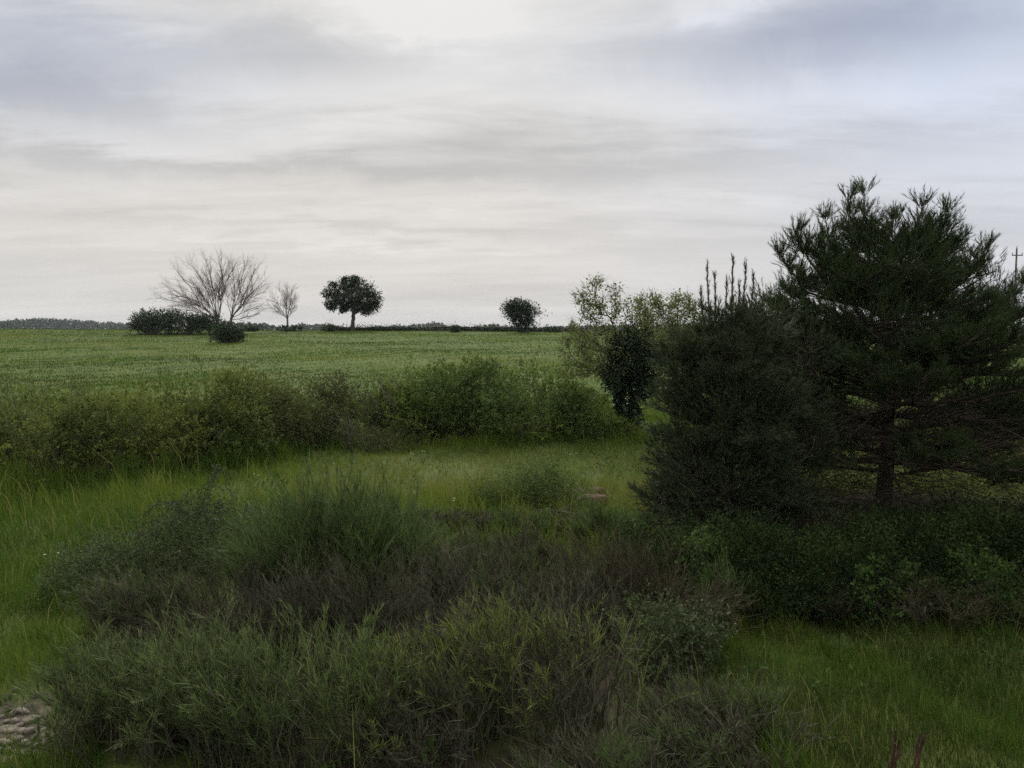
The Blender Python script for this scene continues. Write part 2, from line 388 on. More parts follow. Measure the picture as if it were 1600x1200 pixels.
def bush(name, label, cat, blobs, n, per, L, W, mat, seed, group=None, bark='bark_grey', nbranch=40, spray=.28, upb=.35, shell=.22, brad=.012, parts=True, spread=.5, stray=.06, fname='foliage', sub=7):
    """leafy bush: sprays of leaves on twigs filling lumpy mounds. blobs: (x, y, z centre, rx, ry, rz)"""
    rng = R(seed); blobs = np.array(blobs, float)
    if sub:
        ex = []
        for b_ in blobs:
            for q in rdir(rng, sub):
                q[2] = abs(q[2]) * .9 - .15; f_ = rng.uniform(.32, .5)
                ex.append(np.concatenate([b_[:3] + q * b_[3:] * .72, b_[3:] * f_ * np.array([1, 1, 1.15])]))
        blobs = np.concatenate([blobs * np.array([1, 1, 1, .9, .9, .86]), ex])
    bx, by = blobs[:, 0].mean(), blobs[:, 1].mean()
    root = thing(name, label, cat, (bx, by, T1(bx, by)), group)
    vol = (blobs[:, 3] * blobs[:, 4] * blobs[:, 5]) ** .75; pick = rng.choice(len(blobs), n, p=vol / vol.sum())
    d = rdir(rng, n); rr = 1 - np.abs(rng.normal(size=n)) * shell
    rr = np.where(rng.uniform(0, 1, n) < .2, rng.uniform(.2, .9, n), rr)
    rr = np.where(rng.uniform(0, 1, n) < stray, rng.uniform(1, 1.18, n), rr)
    for k in range(len(blobs)):
        s = pick == k; rr[s] *= lumpy(d[s], R(seed * 31 + k))
    c = blobs[pick, :3] + d * rr[:, None] * blobs[pick, 3:]
    ok = c[:, 2] > T(c[:, 0], c[:, 1]) + .03
    c, d = c[ok], d[ok]; n = len(c)
    out = unit(d + np.array([0, 0, upb]) + rng.normal(size=(n, 3)) * .35)
    ln = spray * rng.uniform(.5, 1.4, n)
    t = rng.uniform(0, 1, (n, per)); j = rng.normal(size=(n, per, 3)) * (spray * .22)
    lc = c[:, None] + out[:, None] * (t * ln[:, None])[..., None] + j * (1.1 - t[..., None])
    ld = unit(out[:, None] * .7 + rng.normal(size=(n, per, 3)) * spread * 1.3)
    lc, ld = lc.reshape(-1, 3), ld.reshape(-1, 3)
    mbl = MB(); sz = rng.uniform(.6, 1.35, len(lc))
    leaves(mbl, lc, ld, L * sz, W * sz, rng)
    mbl.build(fname, M[mat], root)
    if nbranch:
        ms = MB()
        sel = rng.choice(n, min(n, nbranch * 6), replace=False)
        tips = c[sel]
        b0 = np.stack([bx + rng.normal(size=len(sel)) * 0, by + 0 * tips[:, 0], 0 * tips[:, 0]], -1)
        b0[:, 0] = bx + (tips[:, 0] - bx) * .55 + rng.normal(size=len(sel)) * .12; b0[:, 1] = by + (tips[:, 1] - by) * .45 + rng.normal(size=len(sel)) * .12
        b0[:, 2] = T(b0[:, 0], b0[:, 1]) - .03
        mid = b0 * .5 + tips * .5 + rng.normal(size=(len(sel), 3)) * .12; mid[:, 2] += .12
        P = bezier(b0, mid, tips + out[sel] * ln[sel][:, None], 6)
        P[:, 1:-1] += rng.normal(size=P[:, 1:-1].shape) * .02
        r0 = brad * rng.uniform(.4, 1.4, len(sel))
        tubes(ms, P, r0[:, None] * np.linspace(1, .25, 6), 4)
        ms.build('stem', M[bark], root)
    return root

def bare_twigs(root, pts, mat, seed, n, ln, r=.006):
    rng = R(seed); mb = MB(); P0 = np.asarray(pts)[rng.integers(0, len(pts), n)]
    d = unit(rng.normal(size=(n, 3)) + np.array([0, 0, .8]))
    e = P0 + d * ln * rng.uniform(.5, 1.3, (n, 1)); m = (P0 + e) / 2 + rng.normal(size=(n, 3)) * ln * .12
    tubes(mb, bezier(P0, m, e, 4), r * np.linspace(1, .3, 4)[None], 3)
    return mb.build('twigs', M[mat], root)

HG = 'bushes of the hedge along the field'
def hb(px, d, ztop, wpx, dep, zc=None):
    """blob from photo column, distance, top row and pixel width"""
    x, y, g = gx(px, d); top = at(px, ztop, d)[2] - g
    return (x, y, g + top * .36, wpx / F * d / 2, dep, top * .64)

bush('hedge_bush', 'wide olive green hedge bush with yellowish top at the near left end of the hedge', 'bush',
     [hb(-60, 17.4, 622, 190, 1.7), hb(60, 17.9, 610, 200, 1.7), hb(170, 18.8, 602, 150, 1.6)], 3000, 14, .066, .042, 'hedge_olive', 101, HG, spray=.2, upb=.25, nbranch=30, stray=.12)
bush('hedge_bush', 'tall dark hedge bush with pale forked branches showing at its foot', 'bush',
     [hb(260, 20.0, 592, 170, 1.6), hb(350, 21.2, 584, 150, 1.5), hb(320, 20.3, 640, 190, 1.3)], 3000, 14, .066, .042, 'hedge_olive', 102, HG, spray=.2, upb=.25, nbranch=40)
bush('hedge_bush', 'brownish hedge bush right of the dark one with forked pale branches', 'bush',
     [hb(435, 22.8, 588, 130, 1.4), hb(520, 23.9, 590, 125, 1.4)], 2100, 14, .062, .038, 'hedge_brown', 103, HG, spray=.2, upb=.25, nbranch=40)
bush('hedge_bush', 'thin dark hedge bush with bare crooked branches between the brownish and the green one', 'bush',
     [hb(595, 25.2, 592, 95, 1.2), hb(630, 25.4, 582, 85, 1.1)], 1300, 13, .062, .04, 'hedge_green', 104, HG, spray=.2, upb=.25, nbranch=60, brad=.02)
bush('hedge_bush', 'broad mid green hedge bush in the middle of the picture', 'bush',
     [hb(690, 25.0, 572, 150, 1.6), hb(750, 25.6, 560, 140, 1.5), hb(650, 24.4, 612, 110, 1.2)], 3300, 14, .066, .044, 'hedge_green', 105, HG, spray=.2, upb=.25, nbranch=30, stray=.12)
bush('hedge_bush', 'bright rounded hedge bush at the right end beside the ivy tree', 'bush',
     [hb(830, 24.2, 572, 185, 1.7), hb(905, 24.8, 602, 150, 1.4), hb(950, 25.0, 645, 80, 1.0)], 3200, 14, .064, .042, 'hedge_green', 106, HG, spray=.2, upb=.25, nbranch=24)
bush('low_bush', 'low grey green bush at the foot of the hedge by the gap', 'bush',
     [hb(560, 22.8, 672, 90, .8), hb(610, 22.9, 668, 80, .7)], 420, 12, .045, .026, 'hedge_brown', 107, nbranch=14)
bush('low_bush', 'low brown twiggy bush behind the far left end of the hedge', 'bush',
     [hb(40, 24.5, 584, 130, 1.1), hb(-60, 24.5, 586, 130, 1.1), hb(120, 25, 590, 70, .8)], 800, 12, .05, .03, 'hedge_brown', 108, nbranch=30)

# pale forked branches at the foot of the tall dark bush
def fork(name, label, px, py, tips, mat, r, seed):
    p = ground(px, py); p[2] -= .04
    rng = R(seed); root = thing(name, label, 'branch', p)
    mb = MB()
    for i, (tx, ty, dd) in enumerate(tips):
        e = at(tx, ty, p[1] + dd); m = (p + e) / 2 + np.array([0, 0, .25]) + rng.normal(size=3) * .08
        P = bezier(p[None], m[None], e[None], 9); P[:, 1:-1] += rng.normal(size=P[:, 1:-1].shape) * .03
        tubes(mb, P, r * np.linspace(1, .3, 9)[None], 6)
        for q in range(3):
            k = rng.integers(3, 8); s = P[0, k]; e2 = s + unit(e - s) * .35 + rng.normal(size=3) * .3 + np.array([0, 0, .12])
            tubes(mb, bezier(s[None], ((s + e2) / 2 + rng.normal(size=3) * .06)[None], e2[None], 5), r * .4 * np.linspace(1, .3, 5)[None], 4)
    mb.build('limbs', M[mat], root)
fork('bare_branch', 'pale bare branches forking at the foot of the tall dark hedge bush', 282, 733,
     [(222, 712, -.6), (262, 700, -.5), (335, 690, -.3), (345, 665, .2), (300, 690, -.6), (370, 690, -.2)], 'bark_grey', .022, 1)
fork('bare_branch', 'crooked dark bare branches rising in the gap of the hedge', 628, 690,
     [(585, 578, .6), (600, 600, .2), (618, 590, .4), (640, 588, .8), (570, 610, .4), (606, 620, -.2)], 'bark_grey', .035, 2)
fork('bare_branch', 'slender pale bare stem leaning out of the brownish hedge bush', 548, 705,
     [(530, 655, -.4), (556, 660, -.4), (540, 640, 0)], 'bark_grey', .025, 3)

# ------------------------------------------------------------------ skyline trees
def skyline(px0, py0, d, att_px, n, seed, step=.35, kill=.55, infl=4, depth=.8, trunk_h=1.2, lean=0, name='bare_tree', label='', group=None, bark='bark_red', tip=.012, power=2.2, rmax=.28, wander=.15):
    """att_px: ellipses (cx, cy, rx, ry) in photo pixels filled with growth points"""
    rng = R(seed); x, y, g = gx(px0, d); k = d / F
    root = thing(name, label, 'tree', (x, y, g), group)
    A = []
    area = np.array([e[2] * e[3] for e in att_px], float)
    for e, m in zip(att_px, (n * area / area.sum()).astype(int)):
        c = at(e[0], e[1], d); q = rdir(rng, m) * rng.uniform(0, 1, (m, 1)) ** (1 / 2.6)
        A.append(c + q * np.array([e[2] * k, min(e[2] * k * depth, 4.2), e[3] * k]))
    A = np.concatenate(A); A = A[A[:, 2] > g + trunk_h * .8]
    tr = [(x + lean * t * trunk_h + .03 * math.sin(9 * t), y, g - .1 + trunk_h * t) for t in np.linspace(0, 1, 5)]
    P, par = colonise(A, tr, step, kill, infl, rng, wander=wander)
    r, kids = limb_radii(P, par, tip, power, rmax)
    mb = MB(); limbs(mb, P, par, r)
    mb.build('trunk', M[bark], root)
    return root, P, par, r, kids, rng

def twig_ends(root, P, par, kids, rng, mat, n, ln, r, name='twigs'):
    ends = np.nonzero(kids <= 1)[0]; ends = ends[ends > 6]
    s = ends[rng.integers(0, len(ends), n)]
    d0 = unit(P[s] - P[par[s]]); d = unit(d0 + rng.normal(size=(n, 3)) * .55 + np.array([0, 0, .25]))
    e = P[s] + d * ln * rng.uniform(.5, 1.3, (n, 1)); m = (P[s] + e) / 2 + rng.normal(size=(n, 3)) * ln * .1
    mb = MB(); tubes(mb, bezier(P[s], m, e, 4), r * np.linspace(1, .4, 4)[None], 3); mb.build(name, M[mat], root)

def tree_leaves(root, P, kids, par, rng, mat, n, per, sp, L, W, name='crown', above=None):
    ends = np.nonzero(kids <= 1)[0]; ends = ends[ends > 6]
    if above is not None: ends = ends[P[ends, 2] > above]
    s = ends[rng.integers(0, len(ends), n)]
    c = np.repeat(P[s], per, 0) + rng.normal(size=(n * per, 3)) * sp
    d = unit(rng.normal(size=(n * per, 3)) + np.repeat(unit(P[s] - P[par[s]]), per, 0) * .6)
    sz = rng.uniform(.6, 1.3, n * per)
    mb = MB(); leaves(mb, c, d, L * sz, W * sz, rng); mb.build(name, M[mat], root)

def ivy_blob(root, blobs, n, L, W, mat, seed, name='ivy'):
    rng = R(seed); mb = MB()
    for k, b in enumerate(blobs):
        b = np.array(b, float); m = int(n * b[5 - 1])
        d = rdir(rng, m); q = b[:3] + d * (1 - rng.normal(size=(m, 1)) * .26 - .08) * lumpy(d, R(seed + k), 6, .26)[:, None] * b[3:6]
        sz = rng.uniform(.6, 1.3, m); leaves(mb, q, unit(d + rng.normal(size=(m, 3)) * .7), L * sz, W * sz, rng)
    mb.build(name, M[mat], root)

def fan_tree(px0, py_fork, d, targets, seed, label, trunk_r, depth=2.6):
    """bare tree: limbs fan out of a short trunk to points on the crown's outline, each limb forking again and again"""
    rng = R(seed); x, y, g = gx(px0, d); fork = at(px0 - 1, py_fork, d)
    root = thing('bare_tree', label, 'tree', (x, y, g)); mt = MB(); mw = MB()
    chain(mt, [(x, y, g - .2), (x + .03, y, g + .4), (fork[0], y, (g + fork[2]) / 2), fork], [trunk_r * 1.35, trunk_r, trunk_r * .9, trunk_r * .8], 9)
    def grow(p, e, r, level, bow):
        L_ = np.linalg.norm(e - p); K = 8
        m = (p + e) / 2 + rng.normal(size=3) * .05 * L_ + np.array([0, 0, bow * L_])
        P = bezier(p[None], m[None], e[None], K)[0]; P[1:-1] += rng.normal(size=(K - 2, 3)) * .012 * L_
        chain(mt if level < 2 else mw, P, r * np.linspace(1, .32, K), 5 if level < 2 else 3)
        if level >= 4 or L_ < .24: return
        nk = {0: 16, 1: 9, 2: 6, 3: 3}[level]
        for t_ in np.linspace(.22, .97, nk) + rng.uniform(-.04, .04, nk):
            i = int(np.clip(t_ * (K - 1), 1, K - 2)); q = P[i] + (P[i + 1] - P[i]) * (t_ * (K - 1) - i); tg = unit(P[i + 1] - P[i])
            dv = unit(tg + unit(rng.normal(size=3)) * .72 + np.array([0, 0, .10]))
            ll = L_ * (.46 - .22 * t_) * rng.uniform(.75, 1.3)
            grow(q, q + dv * ll, r * (1 - .6 * t_) * .52, level + 1, -.02)
    for tx, ty in targets:
        e = at(tx, ty, d + rng.uniform(-1, 1) * depth); st = np.array([fork[0], y, fork[2] - rng.uniform(0, .5)])
        grow(st, e, trunk_r * rng.uniform(.26, .38), 0, .04 if ty < 450 else .10)
    mt.build('trunk', M['bark_red'], root); mw.build('twigs', M['bark_red'], root)
fan_tree(341, 496, 104, [(262, 482), (250, 464), (258, 446), (276, 424), (298, 411), (322, 404), (346, 405), (366, 416), (296, 436), (322, 426), (274, 462), (345, 435), (290, 474), (310, 455)], 21,
         'large bare tree with a wide spreading leafless crown behind the long bush', .21)
fan_tree(362, 496, 103, [(345, 422), (362, 410), (382, 408), (400, 420), (412, 438), (416, 456), (412, 478), (404, 490), (375, 440), (395, 455)], 22,
         'bare straight trunked tree, right half of the wide bare pair above the round bush', .19)
fan_tree(450, 494, 112, [(418, 474), (424, 462), (436, 450), (448, 446), (458, 452), (464, 464), (462, 478), (430, 478), (444, 462)], 23,
         'small bare tree with a twiggy crown leaning left beside the wide bare pair', .15, 1.2)
t = skyline(552, 520, 112, [(530, 460, 24, 22), (555, 452, 26, 20), (572, 466, 24, 22), (548, 474, 22, 14), (518, 470, 14, 12), (575, 482, 14, 10)], 330, 24, name='evergreen_tree',
            label='dark evergreen tree with a dense rounded crown standing alone on the skyline', trunk_h=1.3, depth=.9, kill=.6, rmax=.34, power=2.2, tip=.045, bark='bark')
k = 112 / F
ivy_blob(t[0], [(*at(qx, qy, 112 + qo), qr * k, qr * k, qr * k * .85) for qx, qy, qr, qo in [(512, 460, 7, 0), (515, 476, 6, .5), (521, 447, 7, 0), (535, 456, 11, 1), (545, 441, 9, 0), (556, 437, 5, -.5), (538, 438, 4, 0), (562, 446, 10, .5), (575, 456, 11, 0), (586, 466, 8, 0), (583, 478, 8, .5), (568, 468, 12, 1), (552, 460, 11, -1), (530, 472, 8, 0), (556, 476, 8, .5), (572, 487, 6, 0), (586, 474, 5, 0), (520, 480, 5, 0), (540, 480, 5, .5), (548, 450, 12, 1.2), (545, 478, 8, .3), (562, 482, 7, 0), (576, 480, 8, .3), (528, 466, 11, .6), (536, 484, 4, 0), (555, 470, 10, .8)]],
         900, .24, .14, 'evergreen', 27, name='crown')
t = skyline(815, 520, 108, [(812, 489, 30, 20), (795, 490, 16, 14), (836, 492, 14, 14), (836, 508, 12, 5)], 190, 25, name='ivy_stub_tree', label='short stubby tree thick with dark ivy on the skyline, thin twigs sticking out', trunk_h=.9, kill=.5, step=.3, depth=.9, rmax=.3)
twig_ends(t[0], t[1], t[2], t[4], t[5], 'bark_red', 520, .6, .012)
k = 108 / F
c1, c2, c3 = at(815, 487, 108), at(816, 503, 108), at(806, 482, 108)
ivy_blob(t[0], [(*c1, 22 * k, 1.8, 15 * k), (*c2, 14 * k, 1.2, 15 * k), (*c3, 14 * k, 1.4, 9 * k)], 1800, .24, .16, 'ivy', 26)

def kb(px, py, d, rx, ry, dep=None):
    c = at(px, py, d); k = d / F
    return (*c, rx * k, dep if dep else rx * k * .8, ry * k)
bush('long_bush', 'long dark rounded bush on the skyline left of the bare trees', 'bush',
     [kb(245, 505, 96, 38, 17, 2.2), kb(285, 505, 96, 38, 15, 2.2), kb(322, 507, 97, 26, 13, 2), kb(222, 508, 96, 16, 12, 1.5)], 1500, 12, .2, .11, 'dark', 31, nbranch=20, spray=.6, brad=.03)
x, y, g = gx(355, 78)
bush('round_bush', 'small round dark bush on the field below the bare trees', 'bush', [(x, y, g + .85, 1.3, 1.2, 1.0), (x - .4, y, g + .6, 1.0, 1, .7), (x + .6, y, g + .5, .9, 1, .6)], 620, 12, .16, .09, 'dark', 32, nbranch=12, spray=.45, brad=.02)
# low scrub on the skyline between the trees
for i, (px, hpx, w, lab) in enumerate([(395, 6, 30, 'low scrub bush on the skyline just right of the bare pair'), (455, 8, 42, 'low dark scrub under the small bare tree on the skyline'),
                                     (518, 10, 14, 'small spiky scrub at the left end of the skyline wall'), (712, 8, 16, 'small twiggy scrub at the right part of the skyline wall'), (860, 8, 30, 'low scrub on the skyline right of the ivy stub tree')]):
    x, y, g = gx(px, 110); k = 110 / F
    rt = bush('scrub_bush', lab, 'bush', [(x, y, g + hpx * k * .35, w * k * .5, .9, hpx * k * .65)], 160, 11, .17, .09, 'dark', 40 + i, nbranch=8, spray=.4, brad=.015)
    if i in (2, 3):
        bare_twigs(rt, [(x + q, y, g + .5) for q in (-.5, 0, .5)], 'bark_red', 60 + i, 40, 1.2, .01)

# overgrown dry stone wall along the crest
def boulder(mb, c, s, rng, n=(7, 5)):
    th = np.linspace(0, PI, n[1] + 2)[1:-1]; ph = np.arange(n[0]) * 2 * PI / n[0]
    TH, PH = np.meshgrid(th, ph, indexing='ij')
    d = np.stack([np.sin(TH) * np.cos(PH), np.sin(TH) * np.sin(PH), np.cos(TH)], -1)
    d = np.sign(d) * np.abs(d) ** .7
    d = d * (1 + rng.normal(size=TH.shape)[..., None] * .07)
    ring = d.reshape(-1, 3); V = np.concatenate([ring, [[0, 0, .95], [0, 0, -.95]]]) * np.asarray(s)
    a = rng.uniform(0, PI); ca, sa = math.cos(a), math.sin(a)
    V = V @ np.array([[ca, sa, 0], [-sa, ca, 0], [0, 0, 1]]) + np.asarray(c)
    i = np.arange(len(ring)).reshape(TH.shape); j = np.roll(i, -1, 1)
    q = np.stack([i[:-1], i[1:], j[1:], j[:-1]], -1).reshape(-1, 4)
    b = mb.n; mb.add(V, q)
    t1 = np.stack([np.full(n[0], len(ring)), i[0], j[0]], -1); t2 = np.stack([np.full(n[0], len(ring) + 1), j[-1], i[-1]], -1)
    mb.f.append(np.concatenate([t1, t2]) + b)

rng = R(77); x0, x1 = gx(505, 117)[0], gx(900, 117)[0]
root = thing('stone_wall', 'low dark overgrown dry stone wall running along the skyline between the evergreen and the ivy stub tree', 'wall', ((x0 + x1) / 2, 117, T1((x0 + x1) / 2, 117)))
mb = MB(); x = x0
while x < x1:
    hh = .62 + .22 * hn(x, 0, .5, 5)
    for c in range(3):
        boulder(mb, (x + rng.uniform(-.1, .1), 117 + rng.uniform(-.15, .15), T1(x, 117) + hh * (c + .4) / 3), (rng.uniform(.22, .42), .3, hh / 5.2), rng, (6, 3))
    x += .5
mb.build('stones', M['wallstone'], root)
mb = MB(); n = 9000; xx = rng.uniform(x0, x1, n); den = hn(xx, 0 * xx, .35, 8); ok = rng.uniform(0, 1, n) < .25 + den; xx = xx[ok]; n = len(xx)
c = np.stack([xx, 116.7 + rng.normal(size=n) * .25, T(xx, 0 * xx + 117) + np.abs(rng.normal(size=n)) * .42], -1)
leaves(mb, c, unit(rng.normal(size=(n, 3)) + [0, 0, .6]), .26, .1, rng); mb.build('creeper', M['dark'], root)

# utility pole behind the pine
d = 85; x, y, g = gx(1581, d); top = at(1581, 388, d)[2]
root = thing('utility_pole', 'slim utility pole with one crossarm standing far behind the pine', 'pole', (x, y, g))
mb = MB(); tubes(mb, [[(x, y, g - .2), (x, y, (g + top) / 2), (x, y, top)]], [[.13, .11, .085]], 8); mb.build('post', M['wood_pole'], root)
za = at(1581, 399, d)[2]; mb = MB()
V = np.array([[sx * .58, sy * .05, sz * .055] for sx in (-1, 1) for sy in (-1, 1) for sz in (-1, 1)]) + np.array([x, y - .13, za])
mb.add(V, [[0, 1, 3, 2], [4, 6, 7, 5], [0, 4, 5, 1], [2, 3, 7, 6], [0, 2, 6, 4], [1, 5, 7, 3]]); mb.build('crossarm', M['wood_pole'], root)
for sx, zz in ((-.52, za + .05), (.52, za + .05), (0, top)):
    mb = MB(); q = np.array([x + sx, y - (.13 if sx else 0), zz])
    chain(mb, [q, q + [0, 0, .08], q + [0, 0, .09], q + [0, 0, .15], q + [0, 0, .16], q + [0, 0, .24]], [.018, .018, .06, .06, .045, .02], 8); mb.build('insulator', M['wood_pole'], root)

# far woods
rng = R(91); mb = MB()
prof_x = [-200, 0, 40, 75, 110, 150, 185, 210, 300, 345, 370, 420, 440, 470, 500, 560, 585, 620, 650, 668, 690, 702, 735, 750, 775, 790, 830, 900, 1100, 1300, 1400, 1600, 1800]
prof_y = [504, 504, 501, 500, 502, 505, 507, 511, 514, 509, 508, 510, 516, 510, 509, 517, 513, 512, 510, 507, 508, 515, 516, 511, 510, 515, 517, 513, 509, 513, 508, 511, 508]
for px in np.arange(-150, 1750, 1.1):
    far = 900 + 260 * math.sin(px * .013) + rng.uniform(-60, 60); k = far / F
    py = np.interp(px, prof_x, prof_y) - 1.5 + .9 * math.sin(px * .21) + rng.normal() * .7
    c = at(px, py, far); base = T1(c[0], c[1]); hgt = max(4, c[2] - base); rad = rng.uniform(4, 8)
    m = 80; dd = rdir(rng, m); q = np.array([c[0], c[1], base + hgt * .5]) + dd * np.array([rad, rad, hgt * .52]) * rng.uniform(.8, 1.05, (m, 1))
    leaves(mb, q, unit(rng.normal(size=(m, 3))), 2.6, 2.2, rng)
tag(mb.build('far_wood', M['wood']), 'far bluish line of woodland along the horizon', 'woodland', kind='stuff')

# ------------------------------------------------------------------ pines
def needles(mb, b, d, ln, rng, n=26, L=.09, w=.0045, spread=(.3, .9)):
    """b, d: shoots; needles bristle round each"""
    N = len(b); t = rng.uniform(.05, 1.0, (N, n))
    u = unit(np.cross(d, rdir(rng, N))); v = np.cross(d, u)
    a = rng.uniform(0, 2 * PI, (N, n)); s = rng.uniform(spread[0], spread[1], (N, n))
    nd = d[:, None] * np.cos(s)[..., None] + (u[:, None] * np.cos(a)[..., None] + v[:, None] * np.sin(a)[..., None]) * np.sin(s)[..., None]
    c = b[:, None] + d[:, None] * (t * ln[:, None])[..., None]
    LL = L * rng.uniform(.7, 1.2, (N, n))
    side = unit(np.cross(nd, rdir(rng, N * n).reshape(N, n, 3))) * w * .5
    V = np.stack([c - side, c + side, c + nd * LL[..., None]], 2).reshape(-1, 3)
    mb.add(V, np.arange(len(V)).reshape(-1, 3))

def pine(name, label, base, height, whorls, crown, seed, mat, bark, trunk_r, leaders, nd, L, w, f0=.25, lean=(0, 0), dead=0, bias=None, upturn=.35, mounds=(), dens=1.0, ml=.17, twigs=()):
    """whorled branches with side branches and bristling shoots; crown(z fraction) -> branch length"""
    rng = R(seed); x, y, g = base
    root = thing(name, label, 'tree', (x, y, g))
    tz = np.linspace(0, 1, 14); tp = np.stack([x + lean[0] * tz + .05 * np.sin(tz * 7), y + lean[1] * tz + .04 * np.cos(tz * 5), g - .15 + height * tz], -1)
    mt = MB(); chain(mt, tp, trunk_r * (1 - .88 * tz ** 1.1) * np.where(tz < .05, 1.3, 1), 12)
    trunk = mt.build('trunk', M[bark], root, True)
    wood = MB(); SB, SD, SL = [], [], []
    def shoots(p, d, n, ln):
        for _ in range(n):
            SB.append(p); SD.append(unit(d + rng.normal(size=3) * .38 + np.array([0, 0, upturn]))); SL.append(ln * rng.uniform(.6, 1.3))
    def bough(p, az, el, Ln, fs, r):
        K = 8; s = np.linspace(0, 1, K)
        az_ = az + rng.normal() * .12 * s; e = el + (upturn * .9) * s ** 2 + rng.normal() * .06
        dirs = np.stack([np.cos(az_) * np.cos(e), np.sin(az_) * np.cos(e), np.sin(e)], -1)
        P = p + np.cumsum(np.concatenate([[np.zeros(3)], dirs[:-1] * Ln / (K - 1)]), 0); P[1:] += rng.normal(size=(K - 1, 3)) * .02 * Ln ** .5
        P[:, 2] = np.maximum(P[:, 2], T(P[:, 0], P[:, 1]) + .12)
        chain(wood, P, r * (1 - .85 * s), 6)
        nb = max(6, int(Ln * 15))
        for t in np.linspace(.08, 1, nb):
            i = min(int(t * (K - 1)), K - 2); q = P[i] + (P[i + 1] - P[i]) * (t * (K - 1) - i); dd = unit(P[i + 1] - P[i])
            side = unit(np.cross(dd, [0, 0, 1])) * rng.choice([-1, 1])
            sd = unit(dd * .75 + side * rng.uniform(.4, 1) + np.array([0, 0, rng.uniform(-.15, .4)]))
            sl = (.14 + .62 * math.sin(PI * min(1, t * .85 + .1)) * math.sqrt(Ln / 3)) * rng.uniform(.5, 1.25)
            e2 = q + sd * sl + np.array([0, 0, .12 * sl]); m = q + sd * sl * .5
            tubes(wood, bezier(q[None], m[None], e2[None], 4), (r * .22 + .003) * np.linspace(1, .4, 4)[None], 4)
            if t < fs: continue
            for h in np.linspace(.2, 1, max(3, int(sl * 10))):
                shoots(q + (e2 - q) * h, sd, 3 if h < 1 else 5, .18)
    for z in whorls:
        Ln0 = crown(z / height); nb = rng.integers(6, 9); a0 = rng.uniform(0, 2 * PI)
        for b in range(nb):
            az = a0 + b * 2 * PI / nb + rng.normal() * .2; Ln = Ln0 * rng.uniform(.72, 1.12)
            if bias: Ln *= bias(az, z / height)
            zz = z + rng.uniform(-.15, .15); f = zz / height
            p = np.array([np.interp(zz, tp[:, 2] - g, tp[:, 0]), np.interp(zz, tp[:, 2] - g, tp[:, 1]), g + zz])
            el = np.interp(f, [0, .35, .7, 1], [-.05, .05, .3, .75]) + rng.normal() * .16
            fs = f0 if zz > dead else .62
            bough(p, az, el, Ln, fs, trunk_r * .2 * (.5 + Ln / 4))
    for (tx, ty, dd, r) in leaders:                      # upright leaders that break the top of the crown
        e = at(tx, ty, y + dd); s = tp[9] + (tp[11] - tp[9]) * rng.uniform()
        m = s * .45 + e * .55 - np.array([0, 0, .5]) + (e - s) * np.array([.25, .25, 0])
        P = bezier(s[None], m[None], e[None], 9)[0]; chain(wood, P, .035 * np.linspace(1, .25, 9), 5)
        for i in range(3, 9 if r >= .1 else 3):
            for _ in range(5):
                a = rng.uniform(0, 2 * PI); o = unit(np.array([math.cos(a), math.sin(a), .9])); ln = r * rng.uniform(.5, 1.1) * (1.15 - i / 9.5)
                e2 = P[i] + o * ln; tubes(wood, bezier(P[i][None], (P[i] + o * ln * .5 - [0, 0, .05])[None], e2[None], 4), .008 * np.linspace(1, .4, 4)[None], 4)
                for h in (.4, .7, 1): shoots(P[i] + (e2 - P[i]) * h, unit(o + [0, 0, .7]), 2, .27)
        shoots(P[-1], np.array([0, 0, 3.]), 3, .18)
        if r < .1:                                       # slim candle-like leaders bristle all along
            for i in range(2, 9):
                for hh in np.linspace(0, 1, 5): shoots(P[i - 1] + (P[i] - P[i - 1]) * hh, np.array([0, 0, 2.2]), 2 if i > 6 else 4, .12)
    for (mx, my, mo, mrx, mry) in mounds:                # masses of the crown: shoots bristling from lumpy clumps, each carried by a few boughs
        c = at(mx, my, y + mo); kk = (y + mo) / F; rx, rz = mrx * kk, mry * kk; ry = min(rx * .9, 1.1)
        nn = int(dens * 420 * (rx * rz + .25 * (rx + rz))); nsub = 7
        sc_ = rdir(rng, nsub) * np.array([rx, ry, rz]) * .62 + c; sr = rng.uniform(.38, .6, nsub)
        w_ = rng.integers(0, nsub, nn); d_ = rdir(rng, nn); rr = 1 - np.abs(rng.normal(size=nn)) * .3
        q = sc_[w_] + d_ * (rr * sr[w_])[:, None] * np.array([rx, ry, rz]) * lumpy(d_, rng, 6, .2)[:, None]
        q = q[q[:, 2] > T(q[:, 0], q[:, 1]) + .1]; d2 = unit((q - c) / np.array([rx, ry, rz]) * .8 + rng.normal(size=q.shape) * .3 + np.array([0, 0, upturn + .35]))
        SB.extend(q); SD.extend(d2); SL.extend(ml * rng.uniform(.6, 1.4, len(q)))
        zt = np.clip(c[2] - g - .5 * np.hypot(c[0] - x, c[1] - y) * .4, .3, height * .95); s0 = np.array([np.interp(zt, tp[:, 2] - g, tp[:, i]) for i in (0, 1)] + [g + zt])
        for e_ in sc_[:5]: tubes(wood, bezier(s0[None], ((s0 + c) / 2 - [0, 0, .12])[None], (e_ + unit(e_ - s0) * .2)[None], 7), .028 * np.linspace(1, .25, 7)[None], 5)
        for j_ in rng.integers(0, len(q), len(q) // 9):
            e_ = q[j_]; st_ = c + (e_ - c) * .15; tubes(wood, bezier(st_[None], ((st_ + e_) / 2 - [0, 0, .04])[None], e_[None], 4), .009 * np.linspace(1, .4, 4)[None], 3)
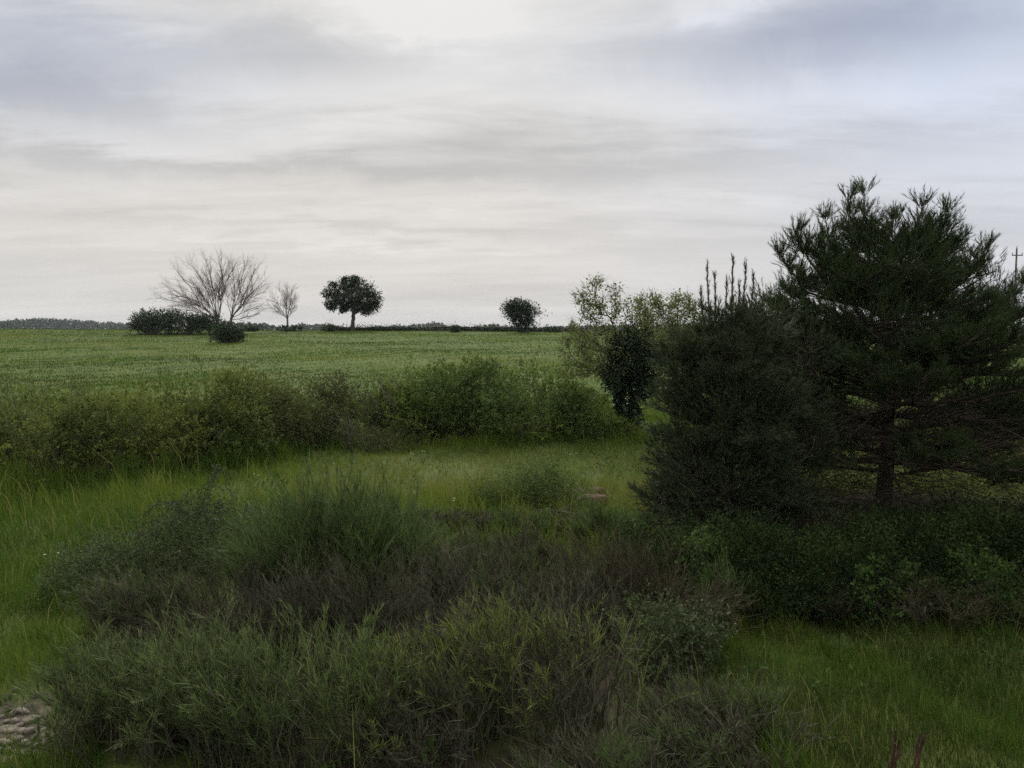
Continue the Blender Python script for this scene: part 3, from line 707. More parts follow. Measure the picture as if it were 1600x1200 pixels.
    if twigs:                                            # dead lower twigs, drooping and tangled
        td = MB(); q0 = []
        for (ax, ay, bx_, by_, cnt) in twigs:
            for _ in range(cnt):
                q0.append(at(rng.uniform(ax, bx_), rng.uniform(ay, by_), y + rng.normal() * .7))
        q0 = np.array(q0); q0 = q0[q0[:, 2] > T(q0[:, 0], q0[:, 1]) + .05]; nn = len(q0)
        o_ = q0 - np.array([x, y, 0]); o_[:, 2] = 0; d_ = unit(unit(o_) * .8 + rng.normal(size=(nn, 3)) * .45 - [0, 0, .12]); ll = rng.uniform(.25, .85, (nn, 1))
        tubes(td, bezier(q0 - d_ * ll * .5, q0 + rng.normal(size=(nn, 3)) * .07, q0 + d_ * ll * .5, 6), .006 * rng.uniform(.4, 1.5, (nn, 1)) * np.linspace(1, .35, 6), 3)
        td.build('dead_twigs', M['drybrown'], root)
    wood.build('boughs', M[bark], root)
    SB, SD, SL = np.array(SB), np.array(SD), np.array(SL)
    mbn = MB(); needles(mbn, SB, SD, SL, rng, nd, L, w, (.2, .68))
    tubes(mbn, np.stack([SB, SB + SD * SL[:, None]], 1), .004, 3)
    mbn.build('crown', M[mat], root)
    print(name, 'shoots', len(SB))
    return root

px_, py_, pg_ = gx(1388, 15.0)
pine('pine_tree', 'big dark pine tree with bare lower trunk and ragged rounded crown on the right', (px_, py_, pg_), 5.0,
     [.75, 1.05, 1.35, 1.7, 2.0, 2.35, 2.7, 3.0, 3.3, 3.65, 3.95, 4.3, 4.65],
     lambda f: np.interp(f, [0, .2, .4, .55, .75, .88, 1], [2.9, 3.3, 3.2, 2.7, 1.7, 1.1, .6]), 201, 'pine', 'bark', .165,
     [(1325, 312, -.2, .5), (1350, 305, .3, .5), (1290, 345, .2, .5), (1395, 345, .4, .4), (1440, 325, 0, .5), (1478, 335, -.3, .5), (1245, 365, -.2, .5), (1540, 390, .2, .45), (1598, 445, .2, .25), (1220, 400, .4, .45)],
     16, .10, .0075, dead=2.3, ml=.21, dens=.9, mounds=[(1318, 598, -.4, 62, 36), (1302, 642, -.6, 52, 36), (1212, 478, .2, 42, 38), (1205, 540, .2, 55, 50), (1338, 352, 0, 46, 44), (1440, 365, .1, 50, 44), (1270, 392, 0, 42, 34), (1390, 420, -.6, 105, 58), (1295, 440, -.3, 80, 42), (1480, 425, .3, 66, 46), (1548, 452, .1, 46, 42), (1612, 492, 0, 52, 40),
      (1228, 452, .2, 42, 34), (1350, 505, -.9, 115, 55), (1245, 520, -.4, 80, 55), (1490, 515, -.5, 100, 55), (1600, 545, 0, 90, 60), (1285, 580, -.8, 100, 46), (1410, 560, -.9, 90, 36), (1545, 615, .1, 85, 55), (1225, 625, .2, 70, 55), (1640, 640, 0, 90, 60), (1585, 700, .2, 60, 40), (1525, 690, -.3, 55, 36), (1565, 640, -.4, 70, 46), (1490, 590, .2, 60, 30), (1360, 600, .6, 50, 30), (1430, 600, .9, 50, 26), (1275, 655, -.3, 55, 36)],
     twigs=[(1235, 630, 1375, 805, 2000), (1400, 640, 1610, 805, 1900)])
px_, py_, pg_ = gx(1140, 13.4)
pine('young_pine', 'grey green young pine with feathery branches down to the ground left of the big pine', (px_, py_, pg_), 3.35,
     list(np.arange(.2, 3.3, .23)),
     lambda f: np.interp(f, [0, .3, .6, .85, 1], [1.45, 1.35, 1.25, 1.0, .6]), 202, 'grey_pine', 'bark', .09,
     [(1105, 428, .1, .07), (1117, 440, .3, .06), (1145, 414, 0, .07), (1135, 450, .1, .06), (1165, 424, .2, .06), (1178, 440, .2, .06), (1095, 465, 0, .08), (1155, 455, .1, .08)],
     14, .08, .007, f0=.1, upturn=.25, dens=1.1, ml=.15, mounds=[(1095, 552, .2, 50, 46), (1165, 535, .2, 66, 44), (1205, 505, .5, 55, 45), (1160, 500, .4, 45, 30), (1262, 560, .3, 55, 60), (1275, 700, -.2, 45, 60), (1130, 530, .3, 60, 34), (1060, 560, .4, 40, 40), (1078, 630, .1, 55, 55), (1150, 640, -.5, 90, 75), (1240, 630, 0, 60, 65), (1056, 715, 0, 55, 52), (1125, 745, -.6, 90, 75), (1225, 735, -.3, 80, 75),
      (1035, 775, 0, 45, 45), (1130, 830, -.5, 85, 50), (1245, 805, -.2, 70, 55), (1060, 835, -.1, 55, 40)])

bush('hedge_bush', 'dark hedge bush seen between the branches behind the big pine trunk', 'bush',
     [hb(1290, 24.5, 628, 170, 1.3), hb(1390, 25.5, 640, 130, 1.2)], 1800, 13, .064, .04, 'hedge_brown', 109, nbranch=30)
bush('hedge_bush', 'dark hedge bush at the right edge behind the outer branches of the big pine', 'bush',
     [hb(1545, 26, 632, 130, 1.3), hb(1650, 26, 625, 170, 1.3)], 1800, 13, .064, .04, 'hedge_brown', 110, nbranch=30)

# ------------------------------------------------------------------ ivy tree and pale tree beside the pine
def leafy(px0, py0, d, att_px, n, seed, label, name, leaf, nl, per, L, W, trunk_h, rmax, bark='bark_grey', lean=0, twn=600):
    t = skyline(px0, py0, d, att_px, n, seed, step=.14, kill=.24, infl=1.6, depth=.8, trunk_h=trunk_h, lean=lean, name=name, label=label, bark='bark', tip=.006, power=2.1, rmax=rmax, wander=.2)
    twig_ends(t[0], t[1], t[2], t[4], t[5], 'bark', twn, .32, .005)
    tree_leaves(t[0], t[1], t[4], t[2], t[5], leaf, nl, per, .12, L, W, name='crown', above=t[0].location.z + 1.5)
    return t
t = leafy(985, 686, 25.2, [(935, 470, 42, 38), (915, 540, 48, 48), (990, 500, 36, 36), (960, 560, 50, 50), (1010, 540, 34, 40), (895, 580, 26, 18)], 760, 301,
          'ivy clad tree with sparse pale young leaves left of the pines', 'ivy_tree', 'young', 1100, 6, .085, .055, 1.3, .16, lean=.02, twn=2400)
k = 25.2 / F
def col(px, py0, py1, r):
    return [(*at(px + o, py, 25.1), r * k * s, r * k * s, 18 * k) for py, o, s in ((py0, 0, 1), ((py0 * 2 + py1) / 3, 2, .9), ((py0 + py1 * 2) / 3, -2, .8), (py1, 0, .75))]
ivy_blob(t[0], col(990, 585, 668, 15) + col(968, 590, 640, 9) + [(*at(990, 562, 25.1), 32 * k, .7, 30 * k), (*at(1024, 556, 25.1), 22 * k, .6, 16 * k), (*at(1014, 600, 25.1), 20 * k, .5, 20 * k), (*at(958, 588, 25), 18 * k, .5, 24 * k), (*at(972, 548, 25.2), 18 * k, .5, 16 * k), (*at(985, 535, 25.2), 22 * k, .5, 22 * k)], 3200, .085, .065, 'ivy', 302)
t = leafy(1050, 690, 28.0, [(1020, 490, 32, 34), (1062, 490, 34, 36), (1045, 530, 46, 40), (1085, 520, 26, 40)], 620, 303,
          'pale green leafy tree with fine twigs between the ivy tree and the pines', 'pale_tree', 'young', 1300, 7, .08, .052, 1.2, .12, twn=900)

# ------------------------------------------------------------------ broom and other shrubs in front
def shrub(name, label, c, rx, ry, h, n, seed, green, stem='dry', shoots=9, sl=.28, sw=.0055, lean=(-.15, 0), bare=.35, flat=.5, leafm=None, nleaf=0, LL=.03, group=None, cat='shrub', t0=.42, plume=None, pf=.4, rough=.62, pl=.085):
    """broom-like shrub: wiry stems fanning from the base, thin shoots on their upper part, dry twigs below"""
    rng = R(seed); x, y = c; g = T1(x, y); shoots = int(shoots * 2.0); sl *= .5; sw *= .72; flat *= .75
    root = thing(name, label, cat, (x, y, g), group)
    nc = max(14, n // 9); ca = rng.uniform(0, 2 * PI, nc); cr = np.sqrt(rng.uniform(0, 1, nc)); cl = rng.uniform(rough, 1.12, nc); ct = rng.uniform(0, 1, nc); cln = rng.normal(size=(nc, 2)) * .12 * h
    k = rng.integers(0, nc, n); ux = cr[k] * np.cos(ca[k]); uy = cr[k] * np.sin(ca[k])
    b = np.stack([x + rx * (.80 * ux + rng.normal(size=n) * .07), y + ry * (.80 * uy + rng.normal(size=n) * .07), 0 * ux], -1); b[:, 2] = T(b[:, 0], b[:, 1]) - .03
    r2 = ux ** 2 + uy ** 2
    e = np.stack([x + rx * (ux + rng.normal(size=n) * .10) + cln[k, 0], y + ry * (uy + rng.normal(size=n) * .10) + cln[k, 1], g + h * (1 - flat * r2) * cl[k] * rng.uniform(.6, 1.05, n)], -1)
    e[:, 0] += lean[0] * h * .4; e[:, 1] += lean[1] * h * .4
    m = b * .6 + e * .4; m[:, 2] = b[:, 2] + (e[:, 2] - b[:, 2]) * .6; m += rng.normal(size=m.shape) * .05 * h
    K = 7; P = bezier(b, m, e, K); P[:, 1:] += rng.normal(size=P[:, 1:].shape) * .018; P[:, :, :2] += rng.normal(size=(n, 1, 2)) * (np.linspace(0, 1, K) ** 2)[None, :, None] * .1
    ms = MB(); tubes(ms, P, .0055 * rng.uniform(.5, 1.4, (n, 1)) * np.linspace(1.2, .4, K), 3)
    def side(frac0, frac1, cnt, ln, dsp):
        N = n * cnt; s = np.repeat(np.arange(n), cnt); t = rng.uniform(frac0, frac1, N) * (K - 1); i = np.minimum(t.astype(int), K - 2)
        q = P[s, i] + (P[s, i + 1] - P[s, i]) * (t - i)[:, None]; d0 = unit(P[s, i + 1] - P[s, i])
        d = unit(d0 + rng.normal(size=(N, 3)) * dsp + np.array([0, 0, .35]))
        long_ = rng.uniform(0, 1, N) < .045; l = ln * np.where(long_, 2.0, rng.uniform(.45, 1.25, N))[:, None]
        e_ = q + d * l + np.stack([lean[0] * l[:, 0] * .45, lean[1] * l[:, 0] * .45, 0 * l[:, 0] - .06 * l[:, 0]], -1)
        side.long = long_
        return bezier(q, q + d * l * .6, e_, 4), d
    if bare > 0:
        Q, _ = side(.12, .75, int(shoots * bare) + 1, sl * .8, .6)
        tubes(ms, Q, .0026 * np.linspace(1, .5, 4)[None], 3)
    ms.build('stems', M[stem], root)
    mg = MB(); Q, d = side(t0, 1.0, shoots, sl, .30); tn = np.clip(np.repeat(ct[k], shoots)[:, None] * .55 + np.linspace(-.1, .55, 4)[None] + rng.normal(size=(len(Q), 1)) * .12, 0, 1); tn[side.long] = [.5, .8, 1, 1]
    ribbons(mg, Q, 1.2 * sw * np.array([1, 1, .8, .3])[None], rng, tn)
    if nleaf:
        s = rng.integers(0, len(Q), nleaf); kk = rng.integers(1, 4, nleaf)
        leaves(mg, Q[s, kk] + rng.normal(size=(nleaf, 3)) * .012, unit(d[s] + rng.normal(size=(nleaf, 3)) * .6), LL * rng.uniform(.6, 1.3, nleaf), LL * .35, rng)
    mg.build('shoots', M[green], root)
    if plume:                                            # leafy fresh tips on some of the stems only
        live = np.repeat((ct[k] > 1 - pf) & (rng.uniform(0, 1, n) < .8), 30)
        mp = MB(); Q, d = side(.58, 1.0, 30, pl, .42); Q = Q[live]; d = d[live]; lg = side.long[live]
        tp_ = np.clip(.35 + np.linspace(0, .4, 4)[None] + rng.normal(size=(len(Q), 1)) * .16, 0, 1); tp_[lg] = [.5, .8, 1, 1]
        ribbons(mp, Q, .0038 * np.array([1, 1.1, .9, .4])[None], rng, tp_); mp.build('fresh_tips', M[plume], root)
    return root

def gp(px, d): return gx(px, d)[0], d
shrub('broom_shrub', 'tallest green broom shrub with dense upright shoots and a dry grey base, in the centre', gp(522, 9.7), 1.2, 1.0, 1.72, 1250, 401, 'broom', shoots=9, sl=.36, flat=.55, plume='broom', pf=0.85, rough=.82, pl=.12, lean=(-.1, 0))
shrub('broom_shrub', 'grey brown twiggy broom shrub below and left of the tall green broom', gp(400, 8.7), 1.35, .8, 1.1, 560, 402, 'dry', shoots=8, sl=.24, sw=.004, flat=.4)
shrub('broom_shrub', 'grey brown dry broom shrub right below the tall green broom', gp(590, 8.6), 1.2, .8, 1.12, 560, 403, 'dry', shoots=8, sl=.24, sw=.004, flat=.4, bare=.5)
shrub('broom_shrub', 'small grey green broom shrub in front of the bramble mound', gp(215, 8.6), .85, .6, .85, 400, 404, 'dry', shoots=9, sl=.22, flat=.5, stem='drybrown', plume='broom', pf=0.6)
shrub('broom_shrub', 'wide pale tipped broom shrub at the near left corner', gp(245, 6.6), 1.05, .8, .95, 620, 405, 'broom', shoots=10, sl=.22, sw=.0048, lean=(-.2, 0), flat=.3, bare=.7, plume='broom_pale', pf=0.55)
shrub('broom_shrub', 'pale tipped broom shrub at the bottom between the near left corner and the yellowish one', gp(450, 6.5), 1.15, .85, .98, 640, 406, 'broom', shoots=10, sl=.22, sw=.0048, lean=(-.2, 0), flat=.3, bare=.7, plume='broom_pale', pf=0.55)
shrub('broom_shrub', 'yellow green leafy broom shrub at the bottom centre', gp(830, 6.8), 1.2, .85, 1.1, 560, 407, 'dry', shoots=8, sl=.22, sw=.0045, lean=(-.15, 0), flat=.45, plume='broom_yellow', pf=0.5, rough=.75)
shrub('broom_shrub', 'sparser yellow green broom shrub between the pale tipped and the leafy yellow green brooms', gp(640, 6.4), .8, .7, .82, 380, 408, 'dry', shoots=7, sl=.2, sw=.0042, flat=.4, bare=.8, plume='broom_yellow', pf=0.3)
shrub('broom_shrub', 'dull grey green broom shrub in the middle behind the yellow green ones', gp(790, 9.0), 1.25, .85, 1.05, 560, 409, 'dry', shoots=8, sl=.24, sw=.0045, flat=.35, bare=.9, plume='broom', pf=0.4)
shrub('dry_shrub', 'brown dead shrub of fine dry twigs right of the centre', gp(975, 9.6), 1.0, .7, 1.1, 560, 410, 'drybrown', shoots=10, sl=.22, sw=.0042, flat=.5, stem='drybrown', lean=(-.3, 0))
shrub('dry_shrub', 'smaller brown dead shrub hanging toward the grass on the right', gp(1075, 9.0), .5, .5, .68, 260, 411, 'drybrown', shoots=9, sl=.2, sw=.004, flat=.5, stem='drybrown', lean=(.4, 0))
shrub('broom_shrub', 'dark grey green broom shrub at the bottom edge right of the leafy yellow green one', gp(1150, 6.2), .75, .55, .58, 380, 412, 'dry', shoots=9, sl=.18, sw=.004, flat=.4, bare=.8, plume='broom', pf=0.35)
shrub('broom_shrub', 'low olive broom shrub behind the dull grey green one at the edge of the lane', gp(790, 11.3), .95, .7, .72, 360, 413, 'drybrown', shoots=8, sl=.24, sw=.005, flat=.4, stem='drybrown', plume='broom', pf=0.6)
shrub('broom_shrub', 'thin grey broom shrub at the bottom edge below the leafy yellow green one', gp(960, 5.6), .8, .5, .5, 330, 414, 'dry', shoots=7, sl=.18, sw=.004, flat=.4, bare=1, plume='broom', pf=0.25)

shrub('dry_shrub', 'grey tangled dry shrub between the pale tipped and the dull grey green brooms', gp(660, 7.8), .9, .6, .72, 360, 415, 'dry', shoots=7, sl=.22, sw=.004, flat=.4, bare=.9)
shrub('dry_shrub', 'dark grey brown dry shrub low between the bramble mound and the pale tipped brooms', gp(330, 8.0), .95, .55, .72, 360, 416, 'drybrown', shoots=8, sl=.2, sw=.004, flat=.4, bare=.9, stem='drybrown')
shrub('dry_shrub', 'pale grey dry twigs on the slope behind the right part of the tall green broom', gp(670, 10.6), .7, .7, .8, 300, 417, 'dry', shoots=8, sl=.24, sw=.004, flat=.5, bare=.9)
shrub('dry_shrub', 'greenish grey dry shrub touching the brown dead one on its left', gp(890, 8.7), .75, .6, .8, 330, 418, 'dry', shoots=7, sl=.22, sw=.004, flat=.4, bare=.9)

# bramble mound with arching canes
bush('bramble_mound', 'leafy bramble mound in the grass left of the tall broom', 'bramble',
     [(*gp(230, 10.6), T1(*gp(230, 10.6)) + .25, 1.1, .9, .62), (*gp(330, 11.4), T1(*gp(330, 11.4)) + .35, 1.0, .9, .68), (*gp(140, 10.2), T1(*gp(140, 10.2)) + .1, .7, .7, .45)],
     2300, 10, .036, .022, 'bramble', 501, nbranch=30, spray=.2, brad=.006, bark='drybrown')
def cane(label, pts, seed, d):
    rng = R(seed); P = np.array([at(px, py, d + o) for px, py, o in pts]); b = P[0].copy(); 
    root = thing('bramble_cane', label, 'bramble', b)
    tt = np.linspace(0, 1, 14); src = np.linspace(0, 1, len(P)); Q = np.stack([np.interp(tt, src, P[:, i]) for i in range(3)], -1)
    Q[1:-1] = (Q[:-2] + Q[1:-1] * 2 + Q[2:]) / 4
    mb = MB(); chain(mb, Q, .009 * np.linspace(1, .45, 14), 5); mb.build('stem', M['drybrown'], root)
    n = 130; i = rng.integers(2, 14, n); c = Q[i] + rng.normal(size=(n, 3)) * .03
    mb = MB(); leaves(mb, c, unit(rng.normal(size=(n, 3)) + [0, 0, -.2]), .04, .024, rng); mb.build('foliage', M['bramble'], root)
cane('tall bramble cane arching above the bramble mound to the right', [(322, 830, 0), (323, 790, 0), (332, 752, 0), (343, 730, .1), (352, 733, .1), (362, 765, .1), (366, 805, .1)], 1, 11.8)
cane('shorter upright bramble cane bending left on top of the mound', [(312, 812, 0), (318, 775, 0), (328, 755, 0), (341, 735, 0), (337, 727, 0)], 2, 11.6)
cane('low bramble cane arching toward the left above the mound', [(300, 815, 0), (285, 795, 0), (262, 785, 0), (240, 790, 0), (224, 805, 0)], 3, 11.4)
cane('low tangled bramble cane beside the tall ones', [(345, 815, 0), (335, 785, 0), (350, 790, .1), (340, 800, .2)], 4, 11.9)

# dark leafy plants
bush('leafy_bush', 'dark leafy bush between the dead brown shrub and the yellow green broom', 'bush',
     [(*gp(1030, 7.9), T1(*gp(1030, 7.9)) + .25, .5, .5, .45), (*gp(1090, 8.2), T1(*gp(1090, 8.2)) + .2, .4, .4, .36)], 700, 10, .04, .024, 'bramble', 502, nbranch=16, spray=.16, brad=.006)
def gb(px, d, zc, rx, ry, rz):
    x, y, g = gx(px, d); return (x, y, g + zc, rx, ry, rz)
bush('lane_bush', 'dark green bush beside the stones at the edge of the lane', 'bush',
     [gb(850, 14.9, .3, .75, .6, .58), gb(800, 14.5, .2, .65, .5, .40), gb(895, 14.3, .12, .5, .5, .36), gb(760, 14.2, .1, .5, .4, .28)], 1500, 12, .042, .02, 'hedge_green', 503, nbranch=30, spray=.28, brad=.006, stray=.2, shell=.4)
shrub('broom_shrub', 'dark green broom shrub linking the lane bush with the undergrowth under the pines', gp(950, 12.6), .65, .6, .7, 300, 420, 'broom', shoots=8, sl=.3, flat=.5, stem='drybrown', plume='broom', pf=.6)
shrub('broom_shrub', 'low green broom shrub in front of the lane bush beside the dead branches', gp(815, 13.0), .6, .45, .42, 240, 421, 'broom', shoots=8, sl=.26, flat=.5, stem='drybrown', plume='broom', pf=.5)
def ub(px, d, top, rx, ry):
    x, y, g = gx(px, d); z = at(px, top, d)[2]
    return (x, y, g + (z - g) * .42, rx, ry, (z - g) * .6)
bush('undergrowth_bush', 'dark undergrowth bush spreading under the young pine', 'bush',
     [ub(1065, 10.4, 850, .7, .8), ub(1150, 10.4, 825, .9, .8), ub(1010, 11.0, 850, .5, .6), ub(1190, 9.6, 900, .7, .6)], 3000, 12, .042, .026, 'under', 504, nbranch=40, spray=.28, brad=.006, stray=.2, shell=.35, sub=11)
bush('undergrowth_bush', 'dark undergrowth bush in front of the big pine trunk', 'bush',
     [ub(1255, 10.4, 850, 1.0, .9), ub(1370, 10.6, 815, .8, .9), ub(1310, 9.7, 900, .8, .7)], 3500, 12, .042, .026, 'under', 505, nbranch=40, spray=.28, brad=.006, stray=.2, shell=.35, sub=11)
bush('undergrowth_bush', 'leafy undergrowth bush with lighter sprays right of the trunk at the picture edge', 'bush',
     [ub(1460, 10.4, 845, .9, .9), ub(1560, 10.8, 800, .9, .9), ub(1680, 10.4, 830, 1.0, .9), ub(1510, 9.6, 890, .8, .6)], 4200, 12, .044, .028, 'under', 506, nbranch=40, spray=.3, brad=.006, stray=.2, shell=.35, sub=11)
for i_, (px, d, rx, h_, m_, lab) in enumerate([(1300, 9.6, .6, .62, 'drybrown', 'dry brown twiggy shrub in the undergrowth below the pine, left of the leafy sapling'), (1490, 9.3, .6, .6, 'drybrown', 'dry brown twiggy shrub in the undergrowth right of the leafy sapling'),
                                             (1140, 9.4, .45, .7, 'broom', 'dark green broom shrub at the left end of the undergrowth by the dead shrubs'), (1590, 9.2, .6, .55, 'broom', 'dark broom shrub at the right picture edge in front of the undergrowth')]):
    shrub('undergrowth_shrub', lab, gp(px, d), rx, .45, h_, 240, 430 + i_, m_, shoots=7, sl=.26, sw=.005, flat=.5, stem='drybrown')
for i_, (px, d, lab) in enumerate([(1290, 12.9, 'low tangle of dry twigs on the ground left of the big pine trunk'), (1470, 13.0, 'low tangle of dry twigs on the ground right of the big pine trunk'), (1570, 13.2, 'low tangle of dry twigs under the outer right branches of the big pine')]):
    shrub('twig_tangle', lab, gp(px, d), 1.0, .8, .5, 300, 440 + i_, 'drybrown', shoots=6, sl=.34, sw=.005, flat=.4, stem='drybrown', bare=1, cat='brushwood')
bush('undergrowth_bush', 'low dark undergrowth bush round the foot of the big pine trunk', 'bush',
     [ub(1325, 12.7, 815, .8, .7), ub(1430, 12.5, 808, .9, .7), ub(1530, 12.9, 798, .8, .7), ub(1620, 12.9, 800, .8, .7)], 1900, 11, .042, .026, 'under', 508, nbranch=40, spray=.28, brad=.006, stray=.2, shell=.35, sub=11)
bush('leafy_sapling', 'small light green leafy sapling in the undergrowth at the right picture edge', 'bush',
     [(*gp(1560, 9.3), T1(*gp(1560, 9.3)) + .5, .25, .2, .3), (*gp(1530, 9.5), T1(*gp(1530, 9.5)) + .6, .18, .2, .25)], 70, 9, .05, .036, 'sapling', 509, nbranch=6, spray=.22, brad=.005, sub=0)
bush('leafy_sapling', 'small light green leafy sapling in the undergrowth below the young pine', 'bush',
     [(*gp(1110, 9.7), T1(*gp(1110, 9.7)) + .55, .2, .2, .3), (*gp(1075, 9.9), T1(*gp(1075, 9.9)) + .6, .18, .2, .25)], 70, 9, .05, .036, 'sapling', 510, nbranch=6, spray=.22, brad=.005, sub=0)
bush('leafy_sapling', 'largest light green leafy sapling in the undergrowth, in front of the big pine trunk', 'bush',
     [(*gp(1365, 9.3), T1(*gp(1365, 9.3)) + .35, .22, .2, .36), (*gp(1420, 9.4), T1(*gp(1420, 9.4)) + .3, .2, .2, .3)], 90, 9, .055, .04, 'sapling', 507, nbranch=6, spray=.2, brad=.005, sub=0)

# ------------------------------------------------------------------ small things on the ground
def rock(px, py, s, label, mat, seed, name='stone'):
    p = ground(px, py); rng = R(seed); mb = MB(); boulder(mb, (p[0], p[1], p[2] + s[2] * .3), s, rng, (11, 8))
    o = mb.build(name, M[mat], None, True)
    me = o.data; co = np.empty(len(me.vertices) * 3, np.float32); me.vertices.foreach_get('co', co); co = co.reshape(-1, 3) - p; me.vertices.foreach_set('co', co.ravel()); o.location = p
    return tag(o, label, 'stone')
rock(45, 1128, (.07, .055, .035), 'grey limestone rock at the edge of the bare patch in the near left corner', 'stone', 1)
rock(14, 1142, (.10, .065, .028), 'flat warm coloured rock at the left edge of the bare patch', 'stone', 2)
rock(78, 1152, (.08, .07, .04), 'small pale stone on the bare patch beside the blue scrap', 'stone', 3)
rock(908, 776, (.22, .16, .13), 'dull stone on the red earth heap, left one', 'redearth', 4)
rock(934, 774, (.2, .16, .13), 'dull stone on the red earth heap, right one', 'redearth', 5)
rock(925, 790, (.34, .22, .17), 'reddish earth lump under the two dull stones by the lane bush', 'redearth', 6, 'earth_lump')
rock(645, 777, (.2, .15, .09), 'small grey stone in the lane grass above the tall broom', 'stone', 7)

rng = R(33); mb = MB()
for _ in range(130):
    qx, qy = PATCH[0] + rng.normal() * .42, PATCH[1] + rng.normal() * .35; sz = .012 + .035 * rng.random() ** 2
    boulder(mb, (qx, qy, T1(qx, qy) + sz * .3), (sz * rng.uniform(.8, 1.5), sz, sz * rng.uniform(.5, .9)), rng, (6, 4))
tag(mb.build('rubble', M['stone']), 'small grey rubble strewn over the bare patch in the near left corner', 'rubble', kind='stuff')
p = ground(112, 1165); rng = R(9); mb = MB()
g = np.linspace(-1, 1, 7); U, V = np.meshgrid(g, g); Z = .05 + .03 * np.sin(3 * U + 1) * np.cos(2.5 * V) + .02 * rng.normal(size=U.shape)
i = np.arange(49).reshape(7, 7); v = np.stack([U * .06, V * .05, Z], -1).reshape(-1, 3); q = np.stack([i[:-1, :-1], i[:-1, 1:], i[1:, 1:], i[1:, :-1]], -1).reshape(-1, 4)
v2 = v - [0, 0, .012]; mb.add(v, q); mb.add(v2, q[:, ::-1])
o = mb.build('plastic_scrap', M['blue']); o.location = p; tag(o, 'crumpled dark blue plastic scrap lying by the bare patch', 'litter')

def heap(label, px, d, rx, ry, h, n, seed):
    rng = R(seed); x, y, g = gx(px, d); root = thing('branch_heap', label, 'branches', (x, y, g)); mb = MB()
    a = rng.uniform(0, 2 * PI, n); r = np.sqrt(rng.uniform(0, 1, n)); c = np.stack([x + rx * r * np.cos(a), y + ry * r * np.sin(a), g + h * rng.uniform(.1, 1, n) * (1 - .7 * r)], -1)
    d_ = unit(np.stack([rng.normal(size=n) * 1.2, rng.normal(size=n) * .7, rng.normal(size=n) * .28], -1)); l = rng.uniform(.25, .8, (n, 1))
    P = bezier(c - d_ * l * .5, c + rng.normal(size=(n, 3)) * .06, c + d_ * l * .5, 5)
    tubes(mb, P, .008 * rng.uniform(.4, 1.5, (n, 1)) * np.linspace(1, .4, 5), 4); mb.build('sticks', M['dry'], root)
heap('heap of dead grey branches at the foot of the lane bush', 868, 13.4, .75, .4, .42, 260, 1)
shrub('dry_tussock', 'low tussock of dry grey grass in the lane behind the tall broom', gp(705, 13.0), 1.0, .6, .28, 260, 419, 'dry', shoots=7, sl=.2, sw=.006, flat=.6, lean=(.3, -.2), cat='grass tussock')

def stalks(label, px, d, tops, r, seed, group=None):
    rng = R(seed); x, y, g = gx(px, d); root = thing('dry_stalk', label, 'plant', (x, y, g), group); mb = MB()
    for tx, ty in tops:
        e = at(tx, ty, d); b = np.array([e[0] + (x - e[0]) * .4 , y + rng.normal() * .03, g - .03]); P = bezier(b[None], ((b + e) / 2 + rng.normal(size=3) * .03)[None], e[None], 9)[0]
        P[1:-1] += rng.normal(size=(7, 3)) * .006
        chain(mb, P, r * np.linspace(1, .6, 9) * rng.uniform(.8, 1.25, 9), 6)
        for kk in range(2):
            q = P[rng.integers(3, 8)]; u = unit(np.array([rng.normal(), rng.normal(), 1.0])); tubes(mb, [[q, q + u * .03, q + u * .06]], [[r * .6, r * .5, r * .2]], 4)
    mb.build('stem', M['rust'], root)
stalks('dark rusty dry stalk at the bottom edge, left of the pair', 1400, 6.0, [(1399, 1143), (1404, 1160)], .014, 1)
stalks('pair of dark rusty dry stalks at the bottom edge toward the right corner', 1438, 6.0, [(1437, 1148), (1446, 1145)], .012, 2)
stalks('thin dark dry stalks standing in the grass below the undergrowth', 1236, 8.8, [(1230, 975), (1238, 972), (1222, 990)], .006, 3)
stalks('dark dry stalk with a blackened head behind the dead brown shrub, left one', 966, 11.4, [(965, 868), (960, 872), (970, 874), (955, 878)], .009, 4)
stalks('dark dry stalk with a blackened head behind the dead brown shrub, right one', 1018, 11.0, [(1018, 872), (1010, 876), (1026, 878), (1030, 884)], .009, 5)

rng = R(5); mb = MB()
for px, py in [(648, 722), (665, 720), (697, 805), (170, 752), (400, 758), (785, 770), (75, 890), (340, 890), (1082, 995), (520, 742), (900, 725), (240, 760)]:
    p = ground(px, py); 
    for _ in range(2):
        c = p + np.array([rng.normal() * .08, rng.normal() * .08, .22 + .08 * rng.uniform()])
        a = np.arange(8) * PI / 4; d = np.stack([np.cos(a), np.sin(a), .35 + 0 * a], -1); leaves(mb, np.repeat(c[None], 8, 0), unit(d), .022, .014, rng)
tag(mb.build('white_flowers', M['petal']), 'scattered small white flowers in the lane grass', 'flowers', kind='stuff')

# ------------------------------------------------------------------ haze
def box(mb, x0, x1, y0, y1, z0, z1):
    V = [[x, y, z] for x in (x0, x1) for y in (y0, y1) for z in (z0, z1)]
    mb.add(V, [[0, 1, 3, 2], [4, 6, 7, 5], [0, 4, 5, 1], [2, 3, 7, 6], [0, 2, 6, 4], [1, 5, 7, 3]])
m, t_, N, L = nt('haze_air'); pv = N('ShaderNodeVolumePrincipled'); pv.inputs['Color'].default_value = (.86, .92, 1, 1); pv.inputs['Density'].default_value = .0001; pv.inputs['Anisotropy'].default_value = 0
o = N('ShaderNodeOutputMaterial'); L(pv.outputs[0], o.inputs['Volume'])
HAZE = True
if HAZE:
    mb = MB(); box(mb, -2650, 2650, -70, 2450, -11, 30); tag(mb.build('haze', m), 'thin bluish haze in the air over the land', 'haze', kind='stuff')

